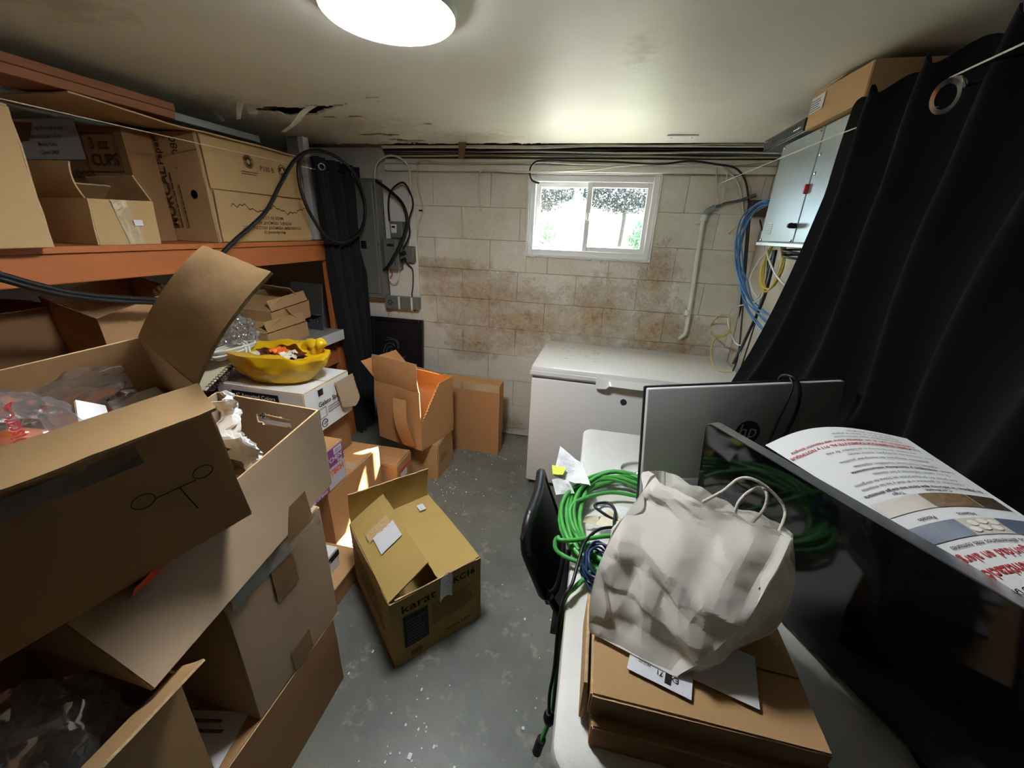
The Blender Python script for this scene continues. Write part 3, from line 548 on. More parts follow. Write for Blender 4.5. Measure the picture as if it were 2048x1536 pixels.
for k, q in enumerate([(-1.228, 2.690, 1.628), (-1.281, 2.690, 1.418), (-1.307, 2.690, 1.230), (-1.282, 2.690, 1.046)]):
    solo('cable_clip', ['black cable clip high on the board edge', 'black cable clip beside the fuse box', 'black cable clip below the outlet box', 'black cable clip beside the star marked box'][k], 'clip', box(V(q)-V((.014, .008, .005)), V(q)+V((.014, .008, .005)), .002), 'black_plastic', group='black cable clips')
# bundle of network cables in the corner by the cabinet
rnd = random.Random(5)
BL = [['blue network cable at the outer side of the hanging bundle', 'blue network cable second from the outside of the bundle', 'blue network cable in the middle of the bundle', 'blue network cable just inside the bundle middle', 'blue network cable second from the inside of the bundle', 'blue network cable at the inner side of the hanging bundle', 'blue network cable sagging lowest under the bundle', 'blue network cable crossing behind the bundle']][0]
for k in range(8):
    j = lambda s: rnd.uniform(-s, s); w = k*2.6
    BASE = [(0.720, 2.181, 1.690), (0.720, 2.317, 1.681), (0.720, 2.459, 1.622), (0.720, 2.490, 1.521), (0.720, 2.418, 1.420), (0.720, 2.279, 1.329), (0.730, 2.164, 1.268), (0.740, 2.016, 1.239), (0.750, 1.863, 1.231)]
    P = []
    for i, b in enumerate(BASE):
        t = i/8; P.append(V(b)+V((j(.008)+.012*(k % 3), -.006*k*(1-.3*t)+j(.010), j(.012)-(.015*k*max(0, t-.55)*2 if k != 6 else .10*max(0, t-.5)*2))))
    cable('network_cable', BL[k], P, .0034, 'cable_blue', 'blue network cables hanging by the cabinet')
g = thing('yellow_cable_coil', 'coil of yellow cable hanging under the grey cabinet', 'cable', (0.740, 1.931, 1.366)); c0 = V((0.740, 1.975, 1.421)); bm = bmesh.new(); P = []
for i in range(5*16+1):
    a = i/16*2*math.pi; P.append(c0+V((.006*math.sin(i*.7), math.cos(a)*(.095+.008*math.sin(i*.35)), math.sin(a)*(.105+.008*math.cos(i*.3))-.0)))
part(g, 'coil', tube(P, .0036, 2, 6), 'cable_yellow', 60); part(g, 'tie', tube([c0+V((-.01, -.02, .125)), c0+V((-.016, 0, .10)), c0+V((-.01, .02, .085)), c0+V((.01, .01, .11)), c0+V((-.005, -.02, .125)), c0+V((0, 0, .16))], .005, 5, 6), 'cable_yellow', 60)
cable('cream_cable', 'long cream cable drooping from the blue bundle down to the freezer lid', [(0.720, 2.441, 1.609), (0.740, 2.778, 1.525), (0.750, 2.820, 1.368), (0.760, 2.880, 1.220), (0.760, 2.894, 1.101), (0.760, 2.780, 1.004), (0.750, 2.624, 0.961), (0.740, 2.354, 1.013), (0.740, 2.305, 1.115), (0.750, 2.560, 1.089), (0.750, 2.708, 0.985), (0.750, 2.565, 0.963), (0.730, 2.244, 1.061), (0.740, 2.499, 0.959), (0.720, 2.474, 0.879), (0.660, 2.113, 0.887), (0.660, 1.886, 0.948)], .0035, 'cable_yellow', 'loose cables in the corner')
cable('grey_wire', 'grey wire looping across the corner below the coil', [(0.750, 2.003, 1.528), (0.750, 2.158, 1.436), (0.760, 2.251, 1.334), (0.760, 2.097, 1.268), (0.760, 2.066, 1.330), (0.750, 2.044, 1.263), (0.760, 2.369, 1.173), (0.760, 2.433, 1.091), (0.750, 2.208, 1.015), (0.740, 2.040, 1.045)], .0035, 'conduit', 'loose cables in the corner')
for k, (m_, lb) in enumerate([('black_rubber', 'black cord hanging straight down the corner'), ('black_rubber', 'thicker black cord slanting down behind the curtain'), ('steel_dark', 'dark grey cord slanting behind the curtain'), ('cable_white', 'white cord hanging from the cabinet underside'), ('black_rubber', 'black cord nearest the cabinet running down')]):
    PT = [[(0.800, 2.611, 1.642), (0.800, 2.444, 1.316), (0.800, 2.269, 0.961), (0.800, 2.276, 0.836)], [(0.760, 2.032, 1.486), (0.760, 2.019, 1.291), (0.740, 2.042, 1.095), (0.700, 2.014, 0.951)], [(0.770, 2.092, 1.485), (0.770, 2.075, 1.260), (0.750, 2.055, 1.117), (0.720, 2.022, 0.992)], [(0.720, 2.045, 1.501), (0.720, 1.988, 1.455), (0.720, 1.858, 1.392), (0.740, 1.772, 1.353)], [(0.820, 2.506, 1.626), (0.820, 2.376, 1.527), (0.810, 2.202, 1.390), (0.800, 2.151, 1.151), (0.780, 2.124, 0.905)]][k]
    cable('hanging_cord', lb, PT, [.0042, .0065, .004, .004, .004][k], m_, 'loose cables in the corner')
solo('wood_bracket', 'short dark wooden block on the wall behind the cable bundle', 'wood block', box(V((0.799, 2.640, 1.651)), V((0.910, 2.698, 1.735)), .004), 'wood_dark')
# grey cabinet hung on the right wall
KX, KY0, KY1, KZ0, KZ1, KG = .66, 1.50, 1.965, 1.507, 1.880, 1.639
g = thing('network_cabinet', 'grey steel network cabinet hung near the ceiling behind the black curtain', 'cabinet', (.78, 1.74, KZ0))
part(g, 'body', box((KX+.012, KY0, KZ0), (XR-.001, KY1, KZ1), .004), 'rack_grey')
d = part(g, 'door', box((KX, KG+.006, KZ0+.012), (KX+.012, KY1-.003, KZ1-.006), .003), 'rack_grey')
part(g, 'side_panel', box((KX, KY0+.003, KZ0+.012), (KX+.012, KG, KZ1-.006), .003), 'rack_grey')
part(g, 'door_gasket', box((KX+.002, KG, KZ0+.012), (KX+.011, KG+.006, KZ1-.006)), 'black_rubber')
part(d, 'handle', tube([(KX-.001, KG+.014, 1.575), (KX-.020, KG+.014, 1.575), (KX-.026, KG-.012, 1.575)], .009, 4, 8), 'black_plastic', 50)
part(d, 'key', box((KX-.012, KG-.006, 1.675), (KX+.001, KG+.004, 1.705), .002), 'ink_red')
quad(d, (KX, 1.905, 1.545), (0, -1, 0), (0, 0, 1), .042, .048, 'label_white', off=.0006, name='rating_label'); lines(d, (KX, 1.902, 1.549), (0, -1, 0), (0, 0, 1), .036, .040, 6, 'ink_grey', off=.0016, seed=2)
for (y, z) in ((1.945, 1.865), (1.66, 1.865), (1.62, 1.79), (1.62, 1.735), (1.945, 1.525), (1.66, 1.525)): part(g, 'screw', lathe([(0.0004, .004), (.005, .003), (.006, 0)], Mx((KX, y, z), ry=-90), 10), 'chrome')
part(g, 'bottom_lip', box((KX-.008, KY0, KZ0-.004), (KX+.02, KY1+.006, KZ0+.010), .002), 'alu')
part(g, 'vent_coil', tube([(KX+.05+.03*math.cos(a), 1.72+.07*math.sin(a), 1.497-.003*a) for a in [i*.6 for i in range(22)]], .0045, 3, 6), 'black_rubber', 60)
g = thing('video_recorder', 'slim dark grey video recorder lying on top of the network cabinet', 'recorder', (.76, 1.95, 1.884))
part(g, 'case', box((.652, 1.76, 1.884), (.87, 2.14, 1.926), .003), 'steel_dark'); part(g, 'front_panel', box((.642, 1.765, 1.885), (.652, 2.135, 1.925), .002), 'black_plastic')
part(g, 'display_strip', box((.6405, 1.83, 1.900), (.643, 2.05, 1.917), 0), 'ink_slate'); lines(g, (.640, 2.128, 1.913), (0, -1, 0), (0, 0, 1), .04, .006, 1, 'ink_white', off=.0015)
for k in range(5): part(g, 'button', lathe([(0.0004, .003), (.003, .002), (.003, 0)], Mx((.642, 1.79+.012*k, 1.90), ry=-90), 8), 'chrome')
c = [V((.645, 1.425, 1.884)), V((.88, 1.425, 1.884)), V((.88, 1.75, 1.884)), V((.645, 1.75, 1.884)), V((.645, 1.425, 1.972)), V((.88, 1.425, 1.972)), V((.88, 1.75, 1.986)), V((.645, 1.75, 1.986))]
g = closed('carton', 'tan carton with a white shipping label on top of the network cabinet', c, 'card_tan', seed=3, warp=.001, group='cardboard boxes')
quad(g, (.645, 1.742, 1.925), (0, -1, 0), (0, 0, 1), .085, .045, 'label_white', name='shipping_label', off=.005); lines(g, (.645, 1.738, 1.929), (0, -1, 0), (0, 0, 1), .075, .036, 5, 'ink_black', off=.0065, seed=4)
# ============================================================ left: orange shelf unit and what stands on it
SX = -1.72
g = thing('storage_shelf', 'orange-brown wooden storage shelf along the left wall', 'shelf', (-2.1, 1.2, 0))
part(g, 'shelf_board', box((XL+.01, -.6, 1.398), (SX+.012, 2.40, 1.420), .002), 'wood_orange')
part(g, 'front_beam', box((SX-.035, -.6, 1.302), (SX, 2.40, 1.397), .004), 'wood_orange')
part(g, 'back_beam', box((XL+.01, -.6, 1.302), (XL+.05, 2.40, 1.397), .004), 'wood_orange')
part(g, 'post', box((SX-.040, 2.305, 0), (SX-.002, 2.395, 1.301), .004), 'wood_orange'); part(g, 'post', box((XL+.01, 2.30, 0), (XL+.05, 2.39, 1.301), .004), 'wood_orange'); part(g, 'post', box((SX-.040, -.55, 0), (SX-.002, -.46, 1.301), .004), 'wood_orange')
part(g, 'lower_board', box((XL+.01, -.6, .702), (SX-.042, 2.40, .722), .002), 'wood_orange'); part(g, 'lower_beam', box((SX-.040, -.46, .61), (SX-.004, 2.304, .70), .004), 'wood_orange')
part(g, 'low_board', box((XL+.01, -.6, .28), (SX-.042, 2.40, .30), .002), 'wood_orange'); part(g, 'low_beam', box((SX-.040, -.46, .20), (SX-.004, 2.304, .28), .004), 'wood_orange')
solo('timber_post', 'white painted timber post standing on the shelf end up to the ceiling', 'post', box((-1.845, 2.345, 1.422), (-1.805, 2.395, 1.998), .003), 'wood_white')
solo('timber_board', 'bare grey timber board beside the white post', 'board', box((-1.935, 2.36, 1.422), (-1.850, 2.385, 1.995), .003), 'slab_grey')
Z0 = 1.4215
# paper-towel carton lying with its taped end facing out
c = [V((-2.11, 1.575, Z0)), V((-1.725, 1.575, Z0)), V((-1.725, 2.185, Z0)), V((-2.11, 2.185, Z0)), V((-2.11, 1.575, 1.862)), V((-1.735, 1.575, 1.862)), V((-1.735, 2.17, 1.862)), V((-2.11, 2.17, 1.862))]
g = carton('carton', 'large tan paper towel carton with a two-part end on the orange shelf', c, 'card_shelf', warp=.003, seed=1, group='cardboard boxes', flaps=[(1, .2, -92), (3, .18, -90)])
X1, Y1 = (0, 1, 0), (0, 0, 1)
part(g, 'panel_flap', surf(bil([(-1.716, 1.582, 1.648), (-1.716, 2.18, 1.648), (-1.724, 2.165, 1.855), (-1.724, 1.585, 1.855)], .0015, 5, 31), 8, 6, .005), ['card_shelf', 'card_edge'])
part(g, 'panel_flap', surf(bil([(-1.713, 1.582, Z0+.003), (-1.713, 2.18, Z0+.003), (-1.713, 2.175, 1.640), (-1.713, 1.59, 1.640)], .0022, 6, 33, jag=.006), 10, 8, .005), ['card_shelf', 'card_edge'])
text(g, 'P100 B', .032, (-1.7135, 1.875, 1.755), X1, Y1, 'ink_brown', stretch=1.0)
for (yy, zz, rr) in ((1.815, 1.785, .030), (2.03, 1.775, .026)):
    bm = bmesh.new()
    for k in range(26 if rr > .028 else 3):
        n_ = 26 if rr > .028 else 3; a = k*2*math.pi/n_
        if n_ == 26: tube([(-1.7145, yy+math.cos(a)*rr*f_, zz+math.sin(a)*rr*f_) for f_ in (.35, 1)], .0014, 1, 4, bm)
        else: tube([(-1.7145, yy+math.cos(a+t)*rr*.6, zz+math.sin(a+t)*rr*.6) for t in (0, .5, 1, 1.5)], .0035, 2, 4, bm)
    if rr < .028: tube([(-1.7145, yy+math.cos(i*.35)*rr, zz+math.sin(i*.35)*rr) for i in range(19)], .0016, 1, 4, bm)
    part(g, 'emblem', bm, 'ink_brown')
lines(g, (-1.7155, 1.76, 1.728), X1, Y1, .10, .02, 2, 'ink_brown', off=.003, seed=5); lines(g, (-1.7155, 2.0, 1.735), X1, Y1, .06, .012, 2, 'ink_brown', off=.003, seed=6)
for k, s in enumerate(['Manufactured by', 'SOUNDVIEW VERMONT HOLDINGS LLC', 'PUTNEY, VERMONT 05346', 'MADE IN U.S.A.']):
    text(g, s, .024, (-1.711, 1.88, 1.455+k*.024), (0, -1, 0), (0, 0, -1), 'ink_brown', off=-.0035, align='CENTER') if False else None
    bm = text_mesh(s, .022, 'CENTER', .012)
    for v in bm.verts: v.co = V((-1.7085, 1.90-v.co.x, 1.462+k*.024-v.co.y+.010))
    for f in bm.faces: f.normal_flip()
    part(g, 'lettering', bm, 'ink_brown')
part(g, 'water_stain', surf(lambda u, v: (-1.7088, 1.66+.50*u, 1.575+.012*math.sin(u*15)+.02*noise.noise(V((u*22, 0, 0)))+.005*v), 60, 1, 0), 'ink_brown')
fx, fy = (1, 0, 0), (0, 0, 1)
def vtext(s, size, x, z, m='ink_brown', bold=.02): text(g, s, size, (x, 1.5725, z), (0, 0, 1), (-1, 0, 0), m, off=.003, bold=bold)
vtext('P1080', .075, -2.03, 1.64); vtext('MORCAL', .062, -1.925, 1.475, bold=.03); vtext('Paper', .046, -1.925, 1.735); lines(g, (-1.90, 1.5715, 1.48), (0, 0, 1), (-1, 0, 0), .26, .02, 1, 'ink_brown', off=.004, seed=8); lines(g, (-1.865, 1.5715, 1.48), (0, 0, 1), (-1, 0, 0), .20, .02, 1, 'ink_brown', off=.004, seed=9)
text(g, 'P1080', .05, (-1.83, 1.5725, 1.72), (0, 0, 1), (-1, 0, 0), 'ink_brown', off=.003); bm = lathe([(.0005, 0), (.018, 0)], Mx((-1.80, 1.5710, 1.62), rx=90), 20); part(g, 'emblem', bm, 'ink_brown')
# paper-cup carton at the back
c = corners(Mx((-2.255, 1.62, Z0)), .57, .33, .455)
c = [V((-2.53, 1.45, Z0)), V((-2.125, 1.45, Z0)), V((-2.125, 1.87, Z0)), V((-2.53, 1.87, Z0))]; c += [p_+V((0, 0, .455)) for p_ in c[:4]]
c[1] = V((-1.955, 1.455, Z0)); c[5] = V((-1.955, 1.455, Z0+.43)); c[2] = V((-1.955, 1.565, Z0)); c[6] = V((-1.955, 1.565, Z0+.43)); c[3] = V((-2.53, 1.565, Z0)); c[7] = V((-2.53, 1.565, Z0+.44))
g = closed('carton', 'brown paper cup carton with a white label on the upper shelf', c, 'card_brown', seed=12, warp=.002, group='cardboard boxes', tape=None)
FY = 1.449
quad(g, (-2.53, FY, 1.735), (1, 0, .0), (0, 0, 1), .355, .15, 'label_white', off=.002, name='white_label')
for k, s in enumerate(['Printed cups for cold drinks', 'Assorted dots 100 ct', 'Model Polka', 'Count 2400']): text(g, s, .021, (-2.36, FY-.002, 1.845-k*.030), (1, 0, 0), (0, 0, 1), 'ink_grey', off=.002, align='CENTER')
text(g, '3 oz', .060, (-2.08, FY, 1.775), (1, 0, 0), (0, 0, 1), 'ink_brown', off=.003, align='CENTER'); text(g, 'CUPS', .060, (-2.07, FY, 1.715), (1, 0, 0), (0, 0, 1), 'ink_brown', off=.003, align='CENTER')
bm = bmesh.new()
for lo, hi in (((-2.165, FY-.004, 1.690), (-1.985, FY-.003, 1.693)), ((-2.165, FY-.004, 1.83), (-1.985, FY-.003, 1.833)), ((-2.165, FY-.004, 1.69), (-2.162, FY-.003, 1.83)), ((-1.988, FY-.004, 1.69), (-1.985, FY-.003, 1.83))): bx(bm, lo, hi)
part(g, 'print_border', bm, 'ink_brown'); text(g, 'POLKA DOTS', .042, (-2.40, FY, 1.665), (1, 0, 0), (0, 0, 1), 'ink_brown', off=.003); lines(g, (-2.12, FY, 1.59), (1, 0, 0), (0, 0, 1), .10, .075, 4, 'ink_brown', off=.004, th=.6, seed=10)
# small open carton with one torn flap up
c = [V((-1.945, 1.10, Z0)), V((-1.716, 1.10, Z0)), V((-1.716, 1.305, Z0)), V((-1.945, 1.305, Z0)), V((-1.945, 1.10, 1.567)), V((-1.724, 1.115, 1.570)), V((-1.724, 1.322, 1.575)), V((-1.945, 1.31, 1.567))]
g = carton('carton', 'small opened carton with shiny tape on its front, standing on the orange shelf', c, 'card_shelf', warp=.0025, seed=22, group='cardboard boxes', flaps=[(0, .11, 8, .012, .012), (2, .09, -30), (3, .1, -60)])
part(g, 'tape', surf(bil([(-1.7125, 1.195, Z0+.002), (-1.7125, 1.25, Z0+.002), (-1.7185, 1.225, 1.572), (-1.7185, 1.175, 1.572)], .0022, 22, 2), 6, 20, .0006, mi_edge=0), 'tape'); quad(g, (-1.7125, 1.225, 1.487), (0, 1, 0), (0, 0, 1), .03, .02, 'white_paper', off=.005, name='sticker')
# big worn carton at the near end of the shelf
c = [V((-2.05, .45, Z0-.0)), V((-1.655, .45, Z0)), V((-1.655, .935, Z0)), V((-2.05, .935, Z0)), V((-2.05, .45, 1.79)), V((-1.66, .45, 1.79)), V((-1.66, .955, 1.79)), V((-2.05, .955, 1.79))]
g = closed('carton', 'worn creased tan carton at the near end of the orange shelf', c, 'card_shelf', seed=41, warp=.006, group='cardboard boxes')
# planks, sheet and strip lying on the cartons
g0 = 'loose boards on top of the shelf cartons'
solo('timber_plank', 'upper reddish plank with worn edge lying under the ceiling', 'plank', box((-1.93, .30, 1.918), (-1.735, 1.52, 1.945), .003, ), 'wood_plank', group=g0)
solo('timber_plank', 'lower reddish plank lying under another plank on the cartons', 'plank', box((-1.90, .28, 1.886), (-1.72, 1.50, 1.914), .003), 'wood_plank', group=g0)
solo('cardboard_sheet', 'bent cardboard sheet lying over the cup and towel cartons', 'cardboard sheet', surf(lambda u, v: (-2.10+.40*u+.02*v, 1.14+1.02*v, 1.878+.006*noise.noise(V((u*3, v*5, 2)))-.018*u*u*(1 if v > .3 else v/.3)+.0), 10, 24, .005), ['card_shelf', 'card_edge'])
solo('metal_strip', 'thin grey metal strip lying beside the planks near the ceiling', 'metal strip', box((-1.83, 1.53, 1.895), (-1.775, 1.98, 1.925), .002, None), 'steel')
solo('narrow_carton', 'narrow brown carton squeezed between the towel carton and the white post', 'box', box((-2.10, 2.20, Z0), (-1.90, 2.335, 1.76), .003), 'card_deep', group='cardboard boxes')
# strings
cable('string_line', 'white string strung in front of the orange shelf', [(-1.66, .2, 1.812), (-1.66, 1.2, 1.806), (-1.66, 2.69, 1.812)], .0016, 'rope_white', 'strings holding the curtains', 4, 5, cat='string')
cable('string_line', 'white string holding up the big black curtain', [(.570, .2, 1.806), (.570, .93, 1.803), (.585, .98, 1.803), (.628, 1.05, 1.803), (.628, 1.33, 1.803), (.606, 1.42, 1.803), (.605, 2.69, 1.812)], .0016, 'rope_white', 'strings holding the curtains', 4, 5, cat='string')
# gathered curtain at the shelf end
def gather(u, v):
    y0, y1 = 2.20+.17*v, 2.665-.09*v; z = 1.875-1.855*v; w = 7*2*math.pi
    y = y0+(y1-y0)*u; amp = (.034+.012*math.sin(v*3))*(1-.25*v)
    x = -1.655+amp*math.sin(w*u+.8*math.sin(v*2.5)+.5*noise.noise(V((u*6, v*3, 0))))+.012*noise.noise(V((u*4, v*5, 4)))-.02*v+.02*(1-u)*math.exp(-((v-.66)/.07)**2)
    return (x, y+.012*math.cos(w*u*.5+v*2), z)
g = thing('curtain', 'slate black curtain bunched up at the end of the orange shelf', 'curtain', (-1.66, 2.44, .02)); part(g, 'fabric', surf(gather, 150, 44, .003, mi_edge=0), 'curtain_slate', 70)
for k in range(7):
    if k not in (0, 3, 5): continue
    u = (k+.25)/7; p_ = V(gather(u, .028)); part(g, 'grommet', lathe([(.013, -.003), (.019, -.004), (.021, 0), (.019, .004), (.013, .003), (.013, -.003)], Matrix.Translation(p_+V((.003, 0, 0))) @ Euler((0, R(80), R(-20 if k else -40))).to_matrix().to_4x4(), 20), 'chrome', 40)
# black cord loop over the shelf end
cable('extension_cord', 'thick black extension cord rising over the shelf and looping at the curtain', [(-1.620, 1.442, 1.357), (-1.620, 1.558, 1.436), (-1.620, 1.759, 1.560), (-1.610, 1.875, 1.692), (-1.600, 1.997, 1.821), (-1.590, 2.131, 1.885), (-1.580, 2.312, 1.890), (-1.560, 2.466, 1.811), (-1.560, 2.548, 1.645), (-1.560, 2.473, 1.490), (-1.560, 2.286, 1.422), (-1.580, 2.150, 1.445), (-1.600, 2.060, 1.562), (-1.610, 2.022, 1.684), (-1.610, 2.030, 1.803), (-1.620, 2.107, 1.871), (-1.640, 2.265, 1.913)], .0095, 'black_rubber', 'black extension cords', 8, 8)
cable('extension_cord', 'upper of two black cords sagging in front of the orange beam', [(-1.90, .02, 1.431), (-1.70, .16, 1.431), (-1.61, .34, 1.40), (-1.600, 0.723, 1.373), (-1.600, 0.774, 1.357), (-1.600, 0.826, 1.329), (-1.610, 0.912, 1.290), (-1.620, 1.018, 1.260), (-1.620, 1.190, 1.223)], .009, 'black_rubber', 'black extension cords', 6, 8)
cable('extension_cord', 'lower of two black cords sagging in front of the orange beam', [(-1.90, -.02, 1.430), (-1.70, .12, 1.430), (-1.60, .32, 1.38), (-1.590, 0.714, 1.360), (-1.590, 0.765, 1.346), (-1.590, 0.817, 1.318), (-1.600, 0.903, 1.281), (-1.610, 1.008, 1.250), (-1.620, 1.187, 1.211)], .008, 'black_rubber', 'black extension cords', 6, 8)
# ---- lower shelf contents (lower board z .722)
ZL = .7235
g = thing('grey_slab', 'grey laminate slab with a pale edge lying on the middle shelf', 'slab', (-2.0, 1.85, .80))
part(g, 'top', box((-2.30, 1.36, .838), (-1.662, 2.29, .856), .002), 'slab_grey'); part(g, 'edge_band', box((-1.6605, 1.36, .790), (-1.650, 2.29, .857), .002), 'slab_edge'); part(g, 'core', box((-2.30, 1.36, .790), (-1.662, 2.29, .837), 0), 'slab_grey')
solo('support_block', 'dark wooden block propping up the grey slab', 'wood block', box((-2.25, 1.50, ZL), (-1.765, 1.62, .789), .003), 'wood_dark'); solo('support_block', 'dark wooden block propping the far end of the grey slab', 'wood block', box((-2.25, 2.05, ZL), (-1.765, 2.17, .789), .003), 'wood_dark')
def tray(name, label, M, L, W, H, seed, txt=None):
    c = corners(M, L, W, H, (L*1.0, W*1.0)); g = carton(name, label, c, 'card_tan', warp=.003, seed=seed, group='torn kraft cartons under the shelf', t=.004, flaps=[(0, W*.45, -70, .004, .01), (2, W*.5, -55, .01, -.012), (1, .06, -20, .01), (3, .07, -30, .01)])
    part(g, 'plastic_liner', blobm(M @ V((0, 0, H*.72)), (L*.36, W*.34, H*.26), .018, 30, seed, 3), 'clear_film')
    return g, c
g, c = tray('torn_carton', 'upper torn kraft carton holding a clear plastic bag', Mx((-1.90, 1.99, .955), rz=4, ry=3, rx=3), .24, .34, .105, 51)
g, c = tray('torn_carton', 'lower torn kraft carton printed 100 on the grey slab', Mx((-1.86, 1.90, .8585), rz=4), .24, .34, .088, 55)
ed = (c[2]-c[1]).normalized(); ed2 = (c[1]-c[0]).normalized()
text(g, '100', .05, c[0]+ed2*.09+V((0, 0, .018)), ed2, (0, 0, 1), 'ink_black', off=.004, bold=.03); text(g, 'count', .018, c[0]+ed2*.09+V((0, 0, .064)), ed2, (0, 0, 1), 'ink_black', off=.004); lines(g, c[0]+ed2*.03+V((0, 0, .02)), ed2, (0, 0, 1), .05, .04, 4, 'ink_brown', off=.005, seed=3)
g = thing('metal_bracket', 'perforated galvanised metal bracket leaning behind the shelf post', 'bracket', (-1.86, 2.22, .90)); M = Mx((-1.88, 2.23, .857), rz=-6, rx=-8)
part(g, 'plate', box((-.13, 0, .10), (.13, .006, .30), .002, M), 'steel'); part(g, 'flange', box((-.13, -.05, .10), (.13, 0, .106), .002, M), 'steel'); part(g, 'foot', box((-.13, -.004, 0), (.13, .004, .099), .001, M), 'steel_dark')
for k in range(9): part(g, 'hole_rim', lathe([(.0035, 0), (.006, 0), (.006, .002), (.0035, .002)], M @ Mx((-.11+.0275*k, -.004, .055), rx=90), 8), 'chrome')
# bubble wrap, white cord hank, spiral notebook
solo('bubble_wrap', 'crumpled clear bubble wrap beside the big carton flap', 'bubble wrap', blobm(V((-1.720, 1.497, 0.990)), (.09, .10, .11), .045, 26, 7, 5), 'clear_film', 60)
g = thing('white_cord_hank', 'white extension cord wound into a flat hank on the grey slab', 'cord', (-1.620, 1.433, 0.955)); P = []; c0 = V((-1.620, 1.426, 0.952))
for i in range(7*14+1):
    a = i/14*2*math.pi; k = i/98; P.append(c0+V((.028*math.sin(a)*(.7+.5*k)+.01*k, .115*math.cos(a)*(.72+.3*k), -.012+.030*k+.010*math.sin(a*.5))))
part(g, 'cord', tube(P, .0052, 2, 6), 'cable_white', 60)
for k in (0, 1): part(g, 'end_wrap', tube([c0+V((-.04, .02+.02*k, -.015)), c0+V((-.02, .03+.02*k, .030)), c0+V((.03, .03+.02*k, .028)), c0+V((.045, .02+.02*k, -.012))], .006, 4, 6), 'cable_white', 60)
g = thing('spiral_notebook', 'black spiral-bound notebook with a steel coil below the white cord', 'notebook', (-1.600, 1.355, 0.884)); c0 = V((-1.600, 1.347, 0.882)); M = Matrix.Translation(c0) @ Euler((R(18), R(-8), R(8))).to_matrix().to_4x4()
part(g, 'cover', box((-.16, -.14, -.012), (.0, .14, -.002), .002, M), 'black_plastic'); part(g, 'pages', box((-.158, -.137, -.010), (-.002, .137, .004), .001, M), 'cream_paper')
part(g, 'coil', tube([M @ V((.006+.016*math.cos(i*2*math.pi/10), -.13+.26*i/160, -.002+.016*math.sin(i*2*math.pi/10))) for i in range(161)], .0022, 1, 5), 'chrome', 60)
# dark box, paper bag and pale bits under the upper shelf, behind the big open carton
c = corners(Mx((-2.20, .98, .93), rz=6), .36, .36, .27)
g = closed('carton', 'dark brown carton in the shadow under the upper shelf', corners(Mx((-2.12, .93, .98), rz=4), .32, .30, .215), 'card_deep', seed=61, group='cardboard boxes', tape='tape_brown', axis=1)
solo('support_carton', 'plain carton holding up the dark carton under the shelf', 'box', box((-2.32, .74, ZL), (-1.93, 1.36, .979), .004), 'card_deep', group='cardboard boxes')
g = thing('paper_bag', 'open brown kraft paper bag with a torn rim under the orange shelf', 'bag', (-1.86, 1.16, .98))
def bagwall(u, v):
    a = u*4; i = int(a) % 4; f_ = a-int(a)
    q0 = [(-1.98, 1.05), (-1.74, 1.04), (-1.73, 1.30), (-2.0, 1.34)]; p_, q_ = V((*q0[i], 0)), V((*q0[(i+1) % 4], 0)); p = p_.lerp(q_, f_)
    top = [1.235, 1.175, 1.245, 1.285][i]*(1-f_)+[1.235, 1.175, 1.245, 1.285][(i+1) % 4]*f_
    d = V((p.x+1.87, p.y-1.18, 0)); z = .981+(top-.981)*v; w = V((p.x, p.y, z))
    return w+d*.10*v+d.normalized()*crump(w, .007, 8, 3)
part(g, 'bag_wall', surf(bagwall, 48, 14, .0015, mi_edge=0), 'kraft'); part(g, 'handle', tube([(-1.80, 1.27, 1.16), (-1.78, 1.24, 1.21), (-1.76, 1.20, 1.21), (-1.76, 1.17, 1.15)], .005, 5, 6), 'kraft', 60)
solo('paper_scrap', 'white folded paper scrap sticking out beside the paper bag', 'paper', surf(lambda u, v: V((-1.70+.05*u, 1.27+.14*v, 1.045+.05*v*(1-v)+.05*u)), 6, 8, .001, mi_edge=0), 'white_paper')
solo('support_carton', 'plain carton under the brown paper bag', 'box', box((-2.02, 1.00+.37, ZL), (-1.73, 1.00+.38, .74), .001), 'card_deep') if False else None
# ============================================================ left foreground: stacked cartons
GB = 'cardboard boxes'
def cc(x0, x1, y0, y1, z0, z1): return [V((x0, y0, z0)), V((x1, y0, z0)), V((x1, y1, z0)), V((x0, y1, z0)), V((x0, y0, z1)), V((x1, y0, z1)), V((x1, y1, z1)), V((x0, y1, z1))]
g = closed('carton', 'brown carton on the floor at the bottom of the tall left stack', cc(-1.16, -.733, .27, .772, .001, .300), 'card_brown', seed=71, warp=.0015, group=GB, axis=1)
M = Mx((-.86, .41, .3062), rz=12); part(g, 'shipping_label', box((-.11, -.075, 0), (.10, .055, .0006), 0, M), 'label_white'); bm = bmesh.new()
for k in range(5): bx(bm, (-.09, -.06+.022*k, .0007), (-.09+.15*(1-.12*(k % 3)), -.052+.022*k, .0012), 0, M)
part(g, 'small_print', bm, 'ink_grey')
g = closed('carton', 'taped grey-brown carton second from the floor in the tall left stack', cc(-1.12, -.733, .478, .797, .308, .738), 'card_grey', seed=75, warp=.002, group=GB, axis=1)
part(g, 'tape', surf(bil([(-.7285, .60, .585), (-.7285, .675, .585), (-.7285, .675, .738), (-.7285, .60, .738)], .0012, 20, 1), 6, 8, .0006, mi_edge=0), 'tape_brown')
part(g, 'tape', surf(bil([(-.7285, .60, .310), (-.7285, .675, .310), (-.7285, .675, .385), (-.7285, .60, .385)], .0012, 20, 1), 6, 8, .0006, mi_edge=0), 'tape_brown')
part(g, 'clear_tape', surf(bil([(-.7285, .49, .690), (-.7285, .79, .690), (-.7285, .79, .7425), (-.7285, .49, .7425)], .0014, 25, 2), 16, 4, .0006, mi_edge=0), 'clear_tape')
